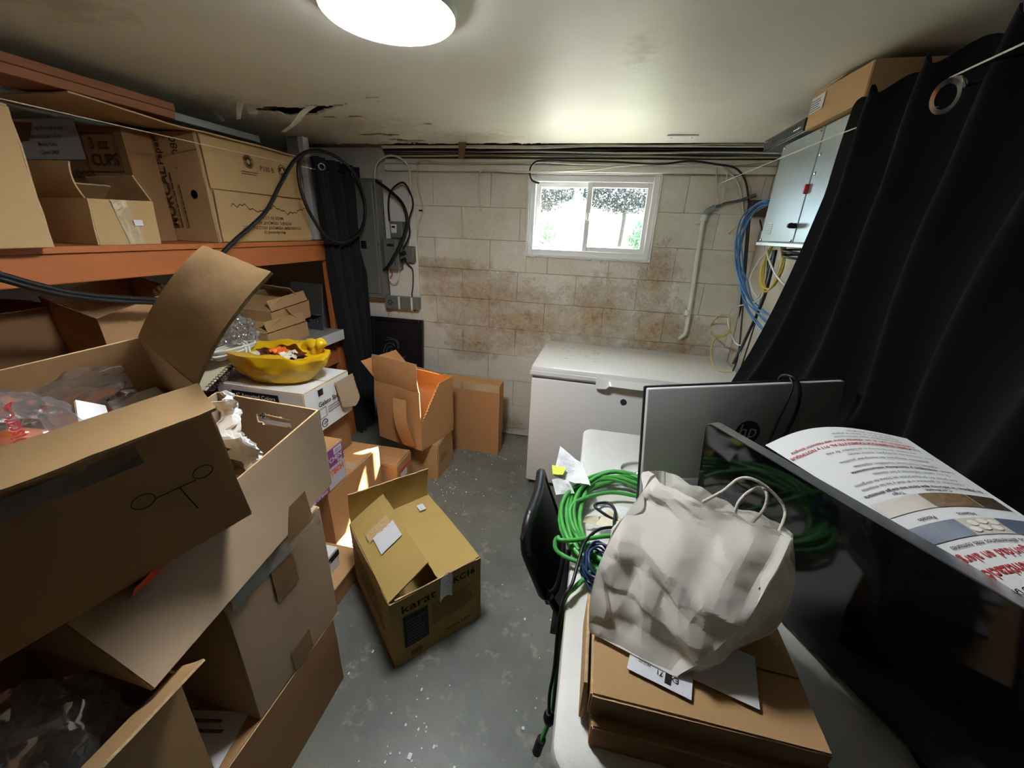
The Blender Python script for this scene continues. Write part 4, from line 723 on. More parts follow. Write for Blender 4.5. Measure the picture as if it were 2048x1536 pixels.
# crate-like carton with a hand hole
hb = [V((-1.06, .30, .7455)), V((-.685, .30, .7455)), V((-.762, .90, .7455)), V((-1.12, .90, .7455)), V((-1.10, .29, .885)), V((-.800, .29, .882)), V((-.742, .868, 1.022)), V((-1.095, .875, 1.03))]
def hand(u, v): return abs(u-.47)/.17 < 1 and abs(v-.76)/.075 < 1-.35*(abs(u-.47)/.17)**4
g = carton('hand_hole_carton', 'open grey-brown carton with a hand hole, wedged under the big open carton', hb, 'card_grey', warp=.003, seed=81, group=GB, n=44, hole=(2, hand))
part(g, 'hole_tab', surf(bil([V((-.855, .878, .972)), V((-.94, .879, .974)), V((-.94, .90, .948)), V((-.855, .90, .946))], .001, 9, 3), 4, 4, .004), ['card_grey', 'card_edge'])
part(g, 'tape', surf(bil([(-.7005, .64, .748), (-.7055, .74, .748), (-.695, .72, .86), (-.688, .655, .86)], .001, 9, 3), 6, 6, .0008, mi_edge=0), 'tape_brown')
# crumpled silvery bag and paper stuffed in it
solo('foil_bag', 'crumpled silvery white plastic bag squeezed between the two open cartons', 'bag', surf(lambda u, v: V((-.86+.03*math.sin(u*5)-.05*v, .68+.07*u+.015*math.sin(v*9), .90+.20*v))+V((1, .4, .2))*crump(V((u, v, 0))*.25, .03, 22, 4), 22, 26, .0012, mi_edge=0), 'white_card')
solo('crumpled_paper', 'small scrap of crumpled tan and white paper inside the hand hole carton', 'paper', blobm((-.90, .74, .800), (.05, .05, .035), .02, 30, 9, 3), 'white_paper')
solo('red_bag', 'strip of red plastic bag showing under the big open carton', 'bag', surf(lambda u, v: V((-.775+.03*u, .36+.17*v, .858+.04*u+.03*v))+V((0, 0, 1))*crump(V((u*.1, v*.3, 0)), .008, 24, 2), 8, 18, .0012, mi_edge=0), 'ink_orange')
# big open carton
BM = Mx((-.899, .415, .919), rz=66.7, rx=6.6, ry=-6.8); BL_, BW_, BH_ = .42, .294, .326
bc = corners(BM, BL_, BW_, BH_)
g = carton('open_carton', 'big open brown carton with a tall flap standing up, in the left foreground', bc, 'card_tan', t=.006, warp=.0025, seed=91, group=GB, n=12, flaps=[(1, .235, 46, .004, -.012), (0, .062, 118, .0, .004)])
part(g, 'clear_tape', box((-.06, -BW_/2-.0055, BH_-.10), (.10, -BW_/2-.0047, BH_-.065), 0, BM), 'clear_tape')
bm = bmesh.new()
def bp_(x, z): return BM @ V((x, -BW_/2-.0052, z))
tube([bp_(.075+.016*math.cos(i*.4), .155+.014*math.sin(i*.4)) for i in range(17)], .0008, 1, 4, bm); tube([bp_(.09, .15), bp_(.15, .148)], .0008, 1, 4, bm); tube([bp_(.125, .149), bp_(.135, .085)], .0010, 1, 4, bm); tube([bp_(.165+.016*math.cos(i*.4), .158+.013*math.sin(i*.4)) for i in range(17)], .0008, 1, 4, bm)
part(g, 'pen_mark', bm, 'ink_black')
text(g, 'WARNING', .024, BM @ V((BL_/2+.004, -BW_/2+.135, BH_-.030)), -(bc[2]-bc[1]), bc[6]-bc[2], 'ink_red', off=.002, bold=.03)
# inside: white cartons and two clear bags
IM = BM
solo('white_carton', 'white inner carton lying in the big open carton', 'box', box((.115, -.125, .010), (.197, .115, .225), .003, BM), 'white_card')
wl = thing('divider_card', 'folded white card divider standing in the big open carton', 'cardboard', BM @ V((0, 0, .012)))
part(wl, 'panel', surf(bil([BM @ V((.05, -.13, .012)), BM @ V((.08, .06, .012)), BM @ V((.075, .05, .275)), BM @ V((.045, -.13, .262))], .002, 6, 4), 8, 8, .004), ['white_card', 'card_edge']); part(wl, 'fold', surf(bil([BM @ V((.075, .052, .275)), BM @ V((.045, -.13, .264)), BM @ V((.085, -.125, .245)), BM @ V((.105, .04, .252))], .001, 6, 5), 6, 4, .003), ['white_card', 'card_edge'])
gb = thing('clear_bag', 'clear plastic bag with red print holding orange packets in the big open carton', 'bag', BM @ V((-.12, -.02, .012)))
part(gb, 'film', blobm(BM @ V((-.045, -.01, .225)), (.085, .12, .110), .024, 20, 12, 5), 'clear_film', 40)
part(gb, 'packets', blobm(BM @ V((-.045, -.01, .20)), (.062, .09, .080), .012, 16, 14, 3), 'wrap_orange')
for k, s in enumerate(['Discard bag properly', 'NECROSSERVER', 'to keep away from']):
    bm = text_mesh(s, .024, 'CENTER', .02)
    for v in bm.verts:
        a = V((-.135+.030*k-v.co.y*.9, .0-v.co.x*-.9, 0)); q_ = BM @ V((-.025-.034*(k-1)-v.co.y*1.0, -.02+v.co.x*1.0, .335-2.2*(v.co.x*1.0)**2-4*(-.034*(k-1))**2)); v.co = q_
    part(gb, 'lettering', bm, 'ink_red')
solo('clear_bag', 'loose sheet of clear film draped along the far wall of the big open carton', 'bag', surf(lambda u, v: BM @ V((-.18+.34*u, .128-.05*v-.02*math.sin(u*7), .285-.17*v*(.6+.4*math.sin(u*4))+crump(V((u*.3, v*.2, 1)), .016, 16, 6))), 40, 22, 0), 'clear_film', 40)
# open carton in the lower left corner with a clear bag
lc = [V((-1.07, -.05, .22)), V((-.70, -.05, .22)), V((-.70, .335, .22)), V((-1.07, .335, .22)), V((-1.09, -.05, .715)), V((-.70, -.05, .715)), V((-.70, .342, .715)), V((-1.09, .342, .715))]
g = carton('open_carton', 'open tan carton with one flap raised, in the bottom left corner', lc, 'card_tan', warp=.002, seed=101, group=GB, n=10, flaps=[(1, .080, 56, -.012, .002)])
solo('support_carton', 'plain carton under the open carton in the bottom left corner', 'box', box((-1.07, -.06, .001), (-.71, .25, .215), .004), 'card_brown', group=GB)
solo('clear_bag', 'glossy clear plastic bag in the open carton at the bottom left corner', 'bag', blobm((-.85, .17, .60), (.10, .13, .16), .045, 16, 21, 5), 'blue_film', 40)
# ============================================================ middle pile by the shelf
g_sun = closed('carton', 'sunlit orange-brown carton under the kitchen bag box', cc(-1.36, -1.0, 1.15, 1.553, .205, .468), 'card_orange', seed=111, warp=.0015, group=GB)
solo('support_carton', 'plain carton on the floor under the sunlit carton', 'box', box((-1.46, 1.29, .001), (-1.13, 1.68, .072), .004), 'card_brown', group=GB)
g = thing('small_carton', 'small brown carton on the floor beside the sunlit carton', 'box', (-1.08, 1.1, 0.001), GB); part(g, 'body', box((-1.24, 1.02, .001), (-.93, 1.235, .085), .003), 'card_orange'); part(g, 'lid', box((-1.245, 1.015, .0855), (-.925, 1.24, .1), .003), 'card_tan')
g = thing('printed_box', 'white printed box with a black stripe lying on the small brown carton', 'box', (-1.12, 1.08, .102)); part(g, 'body', box((-1.26, .98, .102), (-.985, 1.14, .20), .003), 'white_card'); part(g, 'stripe', box((-1.262, .978, .158), (-.983, 1.142, .188), .003), 'ink_black')
text(g, 'Assorted', .022, (-.9825, 1.0, .163), X1, Y1, 'ink_white', off=.001)
def move(root, loc, s=1.1):
    root.location = loc; root.scale = (s, s, s)
move(g_sun, (-1.298, 1.487, .0735))
# kitchen bag box
g = closed('kitchen_bag_box', 'kitchen bag carton with purple and grey print in the middle pile', cc(-1.30, -1.0, .985, 1.278, .475, .660), 'card_orange', seed=115, warp=.001, group=GB, tape=None, axis=1)
fx0 = -.9975
quad(g, (fx0, .99, .478), X1, Y1, .285, .178, 'bag_print', off=.001, name='printed_face'); quad(g, (fx0, 1.13, .575), X1, Y1, .145, .080, 'purple', off=.002, name='purple_band'); quad(g, (fx0, 1.075, .478), X1, Y1, .085, .055, 'purple', off=.002, name='purple_badge')
quad(g, (fx0, 1.215, .622), X1, Y1, .05, .028, 'white_paper', off=.003, name='barcode_label'); lines(g, (fx0, 1.22, .626), X1, Y1, .04, .020, 14, 'ink_black', off=.004, vert=True, seed=7, name='barcode')
text(g, 'KITCHEN', .030, (fx0, 1.262, .597), X1, Y1, 'ink_white', off=.004, align='RIGHT'); text(g, 'Bags', .018, (fx0, 1.262, .580), X1, Y1, 'ink_white', off=.004, align='RIGHT'); text(g, 'TECH', .034, (fx0, 1.265, .536), X1, Y1, 'ink_orange', off=.003, align='RIGHT', bold=.04)
text(g, '13', .036, (fx0, 1.10, .503), X1, Y1, 'ink_white', off=.004, bold=.02); text(g, '200 BAGS', .016, (fx0, 1.078, .484), X1, Y1, 'ink_white', off=.004)
move(g, (-1.265, 1.245, .3715))
g_sup = solo('support_carton', 'plain carton between the sunlit carton and the spoon box', 'box', box((-1.50, 1.30, .475), (-1.135, 1.53, .676), .004), 'card_deep', group=GB)
move(g_sup, (-1.449, 1.5565, .3715))
# spoon box
ge = cc(-1.51, -1.10, 1.22, 1.515, .680, .878)
g = closed('spoon_box', 'white plastic gelato spoon box under the yellow bag', ge, 'white_card', seed=121, warp=.001, group=GB, tape=None)
FYg = 1.2165; quad(g, (-1.44, FYg, .826), fx, fy, .225, .036, 'ink_black', off=.001, name='black_banner'); text(g, '6" Assorted Colors', .024, (-1.42, FYg, .836), fx, fy, 'ink_white', off=.003)
text(g, 'Plastic', .036, (-1.385, FYg, .788), fx, fy, 'ink_black', off=.002, bold=.025); text(g, 'Gelato Spoons', .036, (-1.44, FYg, .755), fx, fy, 'ink_black', off=.002, bold=.025)
FXg = -1.0965; quad(g, (FXg, 1.30, .838), X1, Y1, .03, .028, 'ink_black', off=.001, name='emblem'); text(g, 'Gelato Spoons', .030, (FXg, 1.29, .790), X1, Y1, 'ink_black', off=.002, bold=.02)
bm = bmesh.new()
for a, b in (((1.29, .735), (1.335, .735)), ((1.29, .778), (1.335, .778))): bx(bm, (FXg+.001, a[0], a[1]), (FXg+.002, b[0], b[1]+.002))
for y in (1.29, 1.333): bx(bm, (FXg+.001, y, .735), (FXg+.002, y+.002, .78))
part(g, 'print_frame', bm, 'ink_grey'); lines(g, (FXg, 1.345, .745), X1, Y1, .10, .035, 3, 'ink_grey', off=.002, seed=9)
bm = tube([(FXg+.0015, 1.315+.018*math.cos(i*.35), .708+.018*math.sin(i*.35)) for i in range(17)], .0016, 1, 4); part(g, 'emblem', bm, 'ink_black'); text(g, 'OK', .018, (FXg, 1.306, .702), X1, Y1, 'ink_black', off=.002)
part(g, 'torn_patch', surf(lambda u, v: V((-1.085+.02*math.sin(u*3)*v, 1.40+.13*u+.03*v+.008*noise.noise(V((u*9, v*9, 0))), .865-.15*v*(1-.25*abs(u-.5))+.01*noise.noise(V((u*12, v*7, 5))))), 12, 12, .004), ['card_grey', 'card_edge'])
move(g, (-1.4355, 1.504, .597))
# yellow bag
g = thing('yellow_bag', 'yellow plastic bag full of candy wrappers on the spoon box', 'bag', (-1.31, 1.36, .886))
def ybag(u, v):
    a = u*2*math.pi; c_, s_ = math.cos(a), math.sin(a); k = math.sin(min(v, .62)/.62*math.pi/2)
    r = (.60+.40*k) if v < .62 else 1-.46*((v-.62)/.38)
    z = .8865+.115*(v/.62 if v < .62 else 1-.12*((v-.62)/.38)); x = c_*.215*r; y = s_*.125*r
    p = V((-1.31+x, 1.36+y, z-.012*math.cos(a*2)*(v > .5)*v+.020*max(0, v-.4)*noise.noise(V((c_*2, s_*2, 3)))*2)); return p+V((c_, s_, .3))*(crump(p, .012, 9, 5)+folds(p, .020, 4, 5, 14)+.003*math.sin(a*9+z*60))
part(g, 'film', surf(ybag, 96, 26, .0012, mi_edge=0), 'yellow_film', 60); part(g, 'contents', blobm((-1.31, 1.36, .945), (.150, .075, .035), .012, 26, 4, 4), 'wrap_brown')
part(g, 'tied_handle', tube([(-1.16, 1.40, .985), (-1.145, 1.395, 1.01), (-1.13, 1.39, 1.035), (-1.12, 1.385, 1.048), (-1.105, 1.38, 1.03)], .020, 5, 10, taper=lambda t: .75+.35*math.sin(t*9)), 'yellow_film', 60)
part(g, 'tied_handle', tube([(-1.25, 1.45, .985), (-1.22, 1.45, 1.015), (-1.18, 1.43, 1.01), (-1.15, 1.41, .995)], .022, 5, 10), 'yellow_film', 60)
part(g, 'base', blobm((-1.31, 1.36, .905), (.13, .085, .02), .004, 10, 3, 3, flat=.8862), 'yellow_film', 60)
YO, YN = V((-1.31, 1.36, .886)), V((-1.438, 1.480, .8265)); move(g, YN, 1.15)
rnd = random.Random(9)
WL = ['orange candy wrapper standing highest in the yellow bag', 'pale candy wrapper at the right in the yellow bag', 'brown candy wrapper near the front rim of the yellow bag', 'brown candy wrapper at the left in the yellow bag', 'orange candy wrapper lying low in the yellow bag', 'whitish candy wrapper at the front left of the yellow bag', 'brown candy wrapper at the right end in the yellow bag']
for k in range(7):
    c0 = V(((-1.29, -1.235, -1.31, -1.37, -1.27, -1.38, -1.21)[k], (1.36, 1.345, 1.325, 1.37, 1.335, 1.335, 1.375)[k], (.992, .985, .978, .978, .980, .975, .980)[k])); a = rnd.uniform(0, 3); m_ = ['wrap_orange', 'wrap_white', 'wrap_brown', 'wrap_brown', 'wrap_orange', 'wrap_white', 'wrap_brown'][k]
    w_ = solo('candy_wrapper', WL[k], 'wrapper', surf(lambda u, v: c0+V((math.cos(a)*(u-.5)*.075, math.sin(a)*(u-.5)*.06, 0))+V((-math.sin(a), math.cos(a), .3))*(v-.5)*.05+V((0, 0, 1))*crump(V((u*.08, v*.06, k)), .016, 30, k), 9, 8, .0008, mi_edge=0), m_, group='candy wrappers in the yellow bag'); move(w_, YN+(w_.location-YO)*1.15, 1.15)
# cartons further back
g = carton('carton', 'low brown carton with loose flaps behind the sunlit carton', cc(-1.42, -1.02, 1.745, 1.922, .001, .218), 'card_orange', seed=131, warp=.0015, group=GB, flaps=[(1, .19, -89), (3, .19, -89), (0, .085, -84), (2, .085, -88)])
quad(g, (-1.017, 1.76, .165), X1, Y1, .14, .012, 'ink_orange', off=.003, name='orange_stripe'); quad(g, (-1.017, 1.77, .11), X1, Y1, .08, .045, 'label_white', off=.003, name='sticker')
g = closed('carton', 'rounded worn carton on the floor under the tall open carton', cc(-1.14, -.868, 1.985, 2.25, .001, .244), 'card_tan', seed=135, warp=.007, group=GB); lines(g, (-.863, 2.0, .12), X1, Y1, .12, .05, 3, 'ink_brown', off=.012, seed=4)
TM = Mx((-1.053, 2.099, .253), rz=74.4); tc_ = corners(TM, .319, .348, .386)
g = carton('open_carton', 'tall open orange-brown carton catching sunlight near the back wall', tc_, 'card_orange', seed=141, warp=.003, group=GB, n=24, hole=(0, lambda u, v: v > .42+1.05*u and u < .55), flaps=[(3, .17, 2, .004, .008), (2, .15, 50, .01), (1, .13, -70, .006)])
e1 = (tc_[3]-tc_[0]).normalized(); nn = -(tc_[1]-tc_[0]).normalized()
part(g, 'torn_strip', surf(lambda u, v: tc_[0]+e1*(.04+.09*u+.05*v)+nn*(.012+.03*math.sin(v*3)+.01*u)+V((0, 0, .02+.30*v)), 8, 14, .004), ['card_orange', 'card_edge'])
g = closed('carton', 'flat brown carton standing upright on the floor in front of the block wall', corners(Mx((-.782, 2.43, .001), rz=-2), .429, .10, .536), 'card_orange', seed=145, warp=.0012, group=GB, tape=None)
part(g, 'tape', box((-.212, -.0535, .485), (.212, -.0528, .538), 0, Mx((-.782, 2.43, .001), rz=-2)), 'tape')
# carton on the open floor
KM = Mx((-.626, 1.142, .002), rz=48.7); kc = corners(KM, .364, .475, .318)
g = carton('open_carton', 'yellow-brown carton with open flaps standing alone on the grey floor', kc, 'card_yellow', seed=151, warp=.002, group=GB, n=10, flaps=[(2, .165, -8, .004, .006), (1, .178, -93, .006), (3, .178, -58, .006), (0, .08, -150, .02)])
ex, ey = (kc[1]-kc[0]).normalized(), (kc[3]-kc[0]).normalized(); o_ = kc[0]-ey*.003
text(g, 'karat', .052, o_+ex*.035+V((0, 0, .252)), ex, Y1, 'ink_black', off=.002, bold=.01, stretch=1.25); quad(g, o_+ex*.04+V((0, 0, .075)), ex, Y1, .095, .155, 'ink_slate', off=.001, name='dark_panel')
lines(g, o_+ex*.05+V((0, 0, .085)), ex, Y1, .075, .13, 9, 'ink_grey', off=.003, seed=11); lines(g, o_+ex*.15+V((0, 0, .12)), ex, Y1, .19, .11, 9, 'ink_brown', off=.003, seed=12, th=.25); text(g, 'C-KC16', .040, o_+ex*.20+V((0, 0, .268)), ex, Y1, 'ink_black', off=.002, bold=.03); text(g, 'Tamaño 1.6oz', .020, o_+ex*.20+V((0, 0, .04)), ex, Y1, 'ink_black', off=.002)
lines(g, o_+ex*.06+V((0, 0, .02)), ex, Y1, .05, .03, 3, 'ink_brown', off=.003, seed=14, th=.6)
oL = kc[3]-ex*.004; lines(g, oL-ey*.02+V((0, 0, .12)), -ey, Y1, .40, .14, 7, 'ink_brown', off=.003, seed=15, th=.45); 
# labels on the flaps
hx = (kc[7]-kc[4]).normalized(); hin = ex*math.sin(R(58))+V((0, 0, math.cos(R(58)))); base = kc[4]+V((0, 0, .006)); nrm_ = hx.cross(hin)
def flapq(a, b, w, h, m_, nm, off=.008):
    pts = [base+hx*a+hin*b, base+hx*(a+w)+hin*b, base+hx*(a+w)+hin*(b+h), base+hx*a+hin*(b+h)]; n_ = (pts[1]-pts[0]).cross(pts[3]-pts[0]).normalized(); n_ = n_ if n_.z > 0 else -n_
    part(g, nm, surf(bil([p_+n_*off for p_ in pts], .0012, 20, 3), 6, 6, .0006, mi_edge=0), m_)
flapq(.19, .055, .10, .10, 'label_white', 'shipping_label'); flapq(.285, .035, .055, .11, 'card_edge', 'torn_liner')
quad(g, kc[6]-ex*.085-ey*.10+V((0, 0, .008)), ex, ey, .030, .042, 'label_white', off=.002, name='sticker')
part(g, 'clear_tape', surf(lambda u, v: kc[4].lerp(kc[5], .52)+ex*(.05*u-.02*v)-ey*(.006+.03*v)+V((0, 0, .0-.07*v+.02*math.sin(u*3))), 8, 8, .0006, mi_edge=0), 'clear_tape')
# crumbs of paint on the floor
rnd = random.Random(17); bm = bmesh.new()
for k in range(170):
    r_ = rnd.random()
    if r_ < .35: x, y = rnd.gauss(-.78, .12), rnd.gauss(1.95, .13)
    elif r_ < .6: x, y = rnd.gauss(-.40, .06), rnd.gauss(.62, .10)
    elif r_ < .75: x, y = rnd.gauss(-.62, .12), rnd.gauss(2.33, .04)
    else: x, y = rnd.uniform(-.8, 0), rnd.uniform(.4, 2.3)
    s = rnd.uniform(.002, .007)*(1.8 if rnd.random() < .08 else 1); bx(bm, (x, y, .0005), (x+s, y+s*rnd.uniform(.6, 1.6), .0005+s*.35), 0, None)
solo('paint_chips', 'white paint chips and plaster crumbs scattered on the floor', 'debris', bm, 'white_paper', kind='stuff')
# ============================================================ right side: freezer, curtain, table and what lies on it
FM = Mx((.270, 2.375, 0.0), rz=-1.5); FL, FW, FH = 1.15, .60, .81
g = thing('chest_freezer', 'white chest freezer standing below the window', 'freezer', (.27, 2.375, 0))
part(g, 'cabinet', box((-FL/2, -FW/2, .03), (FL/2, FW/2, FH-.075), .012, FM), 'freezer_white', 40); part(g, 'plinth', box((-FL/2+.02, -FW/2+.02, .001), (FL/2-.02, FW/2-.02, .032), 0, FM), 'black_plastic')
part(g, 'gasket', box((-FL/2+.006, -FW/2+.008, FH-.078), (FL/2-.006, FW/2-.004, FH-.064), 0, FM), 'freezer_gap')
bm = box((-FL/2-.004, -FW/2-.008, FH-.065), (FL/2+.004, FW/2, FH), .014, FM); lid = part(g, 'lid', bm, 'freezer_white', 40)
part(lid, 'lid_rim', box((-FL/2-.007, -FW/2-.012, FH-.052), (FL/2+.007, -FW/2-.007, FH-.028), .002, FM), 'freezer_white')
bm = surf(lambda u, v: FM @ V((-.205+.36*u, -FW/2-.012-.032*math.sin(math.pi*min(1, max(0, u)))**.5*(.35+.65*v)-.006*v, FH-.028-.055*v*(.72+.28*math.cos((u-.5)*2*math.pi)*-1 if abs(u-.5) > .32 else .55)+(.012*(abs(u-.5)*2)**6*(1-v)))), 30, 6, .010, mi_edge=0); part(lid, 'handle', bm, 'freezer_white', 40)
part(g, 'lock', lathe([(.017, 0), (.017, .004), (.013, .006), (.0005, .006)], FM @ Mx((-.045, -FW/2, FH-.155), rx=90), 24), 'ink_slate', 40)
rnd = random.Random(31); bm = bmesh.new()
for k in range(38):
    x, y = rnd.gauss(-.28, .12), rnd.gauss(.05, .10); L_ = rnd.uniform(.004, .03)
    if abs(y) < .26 and abs(x) < .55: bx(bm, (x, y, FH+.0002), (x+L_, y+rnd.uniform(.001, .003), FH+.0005), 0, FM)
part(lid, 'scuff_marks', bm, 'ink_grey', kind='stuff')
# big black curtain
def bigc(u, v):
    z = 1.862-1.837*v; zz = (z-.03)/1.875
    edge = 1.885 if z < .9 else None
    pts = [(1.93, 1.350), (1.66, 1.405), (1.39, 1.535), (.92, 1.76), (.45, 1.90), (.0, 1.98)]
    for (za, ya), (zb, yb) in zip(pts, pts[1:]):
        if zb <= z <= za: yfar = yb+(ya-yb)*(z-zb)/(za-zb); break
    else: yfar = pts[0][1] if z > 1.9 else pts[-1][1]
    ynear = -.95; y = yfar+(ynear-yfar)*u  # near part runs on out of view, added to soak up bounce light
    w = 2*math.pi*12; ph = w*(u**.92)+.5*math.sin(v*2.2)
    x = .606+.028*math.sin(ph)*(1-.25*v)*(1 if u > .03 else u/.03)+.016*noise.noise(V((u*5, v*2.5, 8)))+.175*min(1, v/.42)**1.5*(math.exp(-((y-1.15)/.40)**2))+.075*min(1, v/.38)**1.5*math.exp(-((y-.42)/.28)**2)
    return (x, y+.02*math.cos(ph)*.6, z+.012*math.sin(ph*2)*(1-v)**8+0)
g = thing('curtain', 'large black blackout curtain hanging along the right side', 'curtain', (.65, 1.1, .03)); part(g, 'fabric', surf(bigc, 300, 60, .003, mi_edge=0), 'curtain_black', 70)
for k, (yy, rz) in enumerate(((.993, 14), (.68, -10))):
    part(g, 'grommet', lathe([(.019, -.003), (.027, -.004), (.029, 0), (.027, .004), (.019, .003), (.019, -.003)], Mx((.570, yy-.02, 1.772), ry=78, rz=rz), 28), 'chrome', 40)
# table
TZ = .741; g = thing('folding_table', 'pale grey plastic folding table along the black curtain', 'table', (.32, .95, 0))
def rrect(x0, x1, y0, y1, r, n=6):
    out = []
    for cx, cy, a0 in ((x1-r, y1-r, 0), (x0+r, y1-r, 90), (x0+r, y0+r, 180), (x1-r, y0+r, 270)):
        for k in range(n+1): a = R(a0+90*k/n); out.append((cx+r*math.cos(a), cy+r*math.sin(a)))
    return out
def slab(poly, z0, z1, bev):
    bm = bmesh.new(); prof = [(0.010, z0), (0.0, z0+bev), (0.0, z1-bev), (bev*.3, z1-bev*.3), (bev, z1)]; rings = []
    cx = sum(p_[0] for p_ in poly)/len(poly); cy = sum(p_[1] for p_ in poly)/len(poly); hx_ = max(p_[0] for p_ in poly)-cx; hy_ = max(p_[1] for p_ in poly)-cy
    for d_, z in prof: rings.append([bm.verts.new((cx+(x-cx)*(1-d_/hx_), cy+(y-cy)*(1-d_/hy_), z)) for x, y in poly])
    n = len(poly)
    for a, b in zip(rings, rings[1:]):
        for k in range(n): bm.faces.new((a[k], a[(k+1) % n], b[(k+1) % n], b[k]))
    bm.faces.new(rings[0][::-1]); bm.faces.new(rings[-1]); return bm
part(g, 'table_top', slab(rrect(.012, .600, .345, 1.535, .045), TZ-.045, TZ, .010), 'table_grey', 40)
for y0 in (.50, 1.38):
    for x0 in (.07, .54): part(g, 'leg', tube([(x0, y0, TZ-.046), (x0, y0, .002)], .013, 1, 10), 'steel_dark', 60)
    part(g, 'leg_brace', tube([(.07, y0, .30), (.54, y0, .30)], .009, 1, 8), 'steel_dark', 60)
# chair tucked under the table
g = thing('folding_chair', 'black plastic folding chair pushed against the table edge', 'chair', (.06, .96, 0))
def chb(u, v):
    y = .795+.325*u; s = (2*u-1); z = .55+.245*v; x = -.016-.086*v-.018*s*s
    return (x, y, z-.03*abs(s)**6*v)
part(g, 'backrest', surf(chb, 20, 12, .012, mi_edge=0), 'black_plastic', 50)
def rimp(t):
    t = t % 1.0
    c_ = rrect(0, 1, 0, 1, .22, 6); c_ = c_+[c_[0]]; i = t*(len(c_)-1); k = int(i); f_ = i-k; p_, q_ = c_[k], c_[min(k+1, len(c_)-1)]; return V(chb(p_[0]+(q_[0]-p_[0])*f_, p_[1]+(q_[1]-p_[1])*f_))
part(g, 'back_rim', tube([rimp(i/56) for i in range(57)], .0155, 2, 10), 'black_plastic', 60)
part(g, 'seat', surf(lambda u, v: (-.02+.36*u, .80+.31*v, .445-.012*math.sin(math.pi*u)*math.sin(math.pi*v)), 10, 10, .025, mi_edge=0), 'black_plastic', 50)
for y in (.795, 1.125):
    part(g, 'leg', tube([(-.03, y, .58), (.02, y, .44), (.05, y, .012)], .011, 4, 8), 'black_rubber', 60); part(g, 'leg', tube([(.30, y-.012, .43), (.34, y-.012, .012)], .011, 1, 8), 'black_rubber', 60)
part(g, 'crossbar', tube([(.049, .80, .06), (.049, 1.12, .06)], .008, 1, 8), 'black_rubber', 60)
# papers by the chair
def paper(name, label, pts, m_='white_paper', warp=.006, seed=0, group='papers on the folding table', fr=14): return solo(name, label, 'paper', surf(bil(pts, warp, fr, seed), 12, 12, .0008, mi_edge=0), m_, group=group)
g = thing('receipt_paper', 'crumpled printed receipt with a yellow-green sticky note on the chair back', 'paper', (-0.016, 1.056, 0.810))
rp = [V((-0.066, 1.034, 0.815)), V((0.049, 1.021, 0.800)), V((0.019, 1.107, 0.830)), V((-0.061, 1.156, 0.845))]; part(g, 'sheet', surf(bil(rp, .006, 16, 3), 12, 12, .0008, mi_edge=0), 'white_paper')
ru, rv = (rp[1]-rp[0]).normalized(), (rp[3]-rp[0]).normalized(); lines(g, rp[0]+ru*.012+rv*.03, ru, rv, .05, .05, 8, 'ink_grey', off=.008, seed=21, th=.2)
part(g, 'folded_end', surf(bil([(-0.069, 1.021, 0.805), (-0.050, 0.984, 0.780), (0.005, 0.998, 0.790), (-0.022, 1.032, 0.812)], .006, 18, 5), 8, 8, .0008, mi_edge=0), 'white_paper')
part(g, 'sticky_note', surf(bil([(-0.069, 1.023, 0.826), (-0.037, 1.026, 0.826), (-0.031, 1.061, 0.832), (-0.076, 1.066, 0.832)], .002, 20, 6), 6, 6, .0008, mi_edge=0), 'green_sticky')
# green cable coil
g = thing('green_cable_coil', 'big loose coil of bright green cable on the table edge', 'cable', (.13, .93, TZ)); rnd = random.Random(2); c0 = V((.155, .935, TZ+.007)); P = []
for i in range(9*18+1):
    a = i/18*2*math.pi; k = i/162; lo = math.floor(i/18)
    P.append(c0+V((math.cos(a)*(.158+.022*math.sin(lo*2.1)+.010*math.sin(a*2+lo)), math.sin(a)*(.205+.022*math.cos(lo*1.7)+.010*math.cos(a*3+lo)), .004+.028*k+.012*abs(math.sin(a*1.5+lo*.9)))))
part(g, 'coil', tube(P, .0062, 2, 8), 'cable_green', 60)
part(g, 'loose_loop', tube([P[-1]+V((0, 0, 0)), V((0.018, 0.789, 0.800)), V((-0.026, 0.797, 0.790)), V((-0.025, 0.775, 0.770)), V((0.017, 0.758, 0.765)), V((0.072, 0.751, 0.770)), V((0.050, 0.712, 0.765)), V((0.029, 0.683, 0.760)), V((0.009, 0.656, 0.752)), V((0.004, 0.650, 0.671)), V((0.008, 0.640, 0.547)), V((0.011, 0.632, 0.398)), V((0.001, 0.620, 0.332)), V((-0.008, 0.610, 0.294))], .0058, 6, 8), 'cable_green', 60)
part(g, 'strand', tube([V((0.056, 0.813, 0.770)), V((0.016, 0.836, 0.790)), V((-0.003, 0.913, 0.790)), V((0.022, 0.972, 0.785)), V((0.112, 1.047, 0.775)), V((0.212, 1.062, 0.765))], .0058, 6, 8), 'cable_green', 60)
part(g, 'plug', tube([V((-0.008, 0.610, 0.298)), V((-0.013, 0.608, 0.273)), V((-0.017, 0.606, 0.244))], .012, 3, 10), 'black_rubber', 60)
for s in (-1, 1): part(g, 'prong', tube([V((-0.017, 0.606, 0.239))+V((s*.006, 0, 0)), V((-0.020, 0.604, 0.210))+V((s*.006, 0, 0))], .0018, 1, 6), 'chrome')
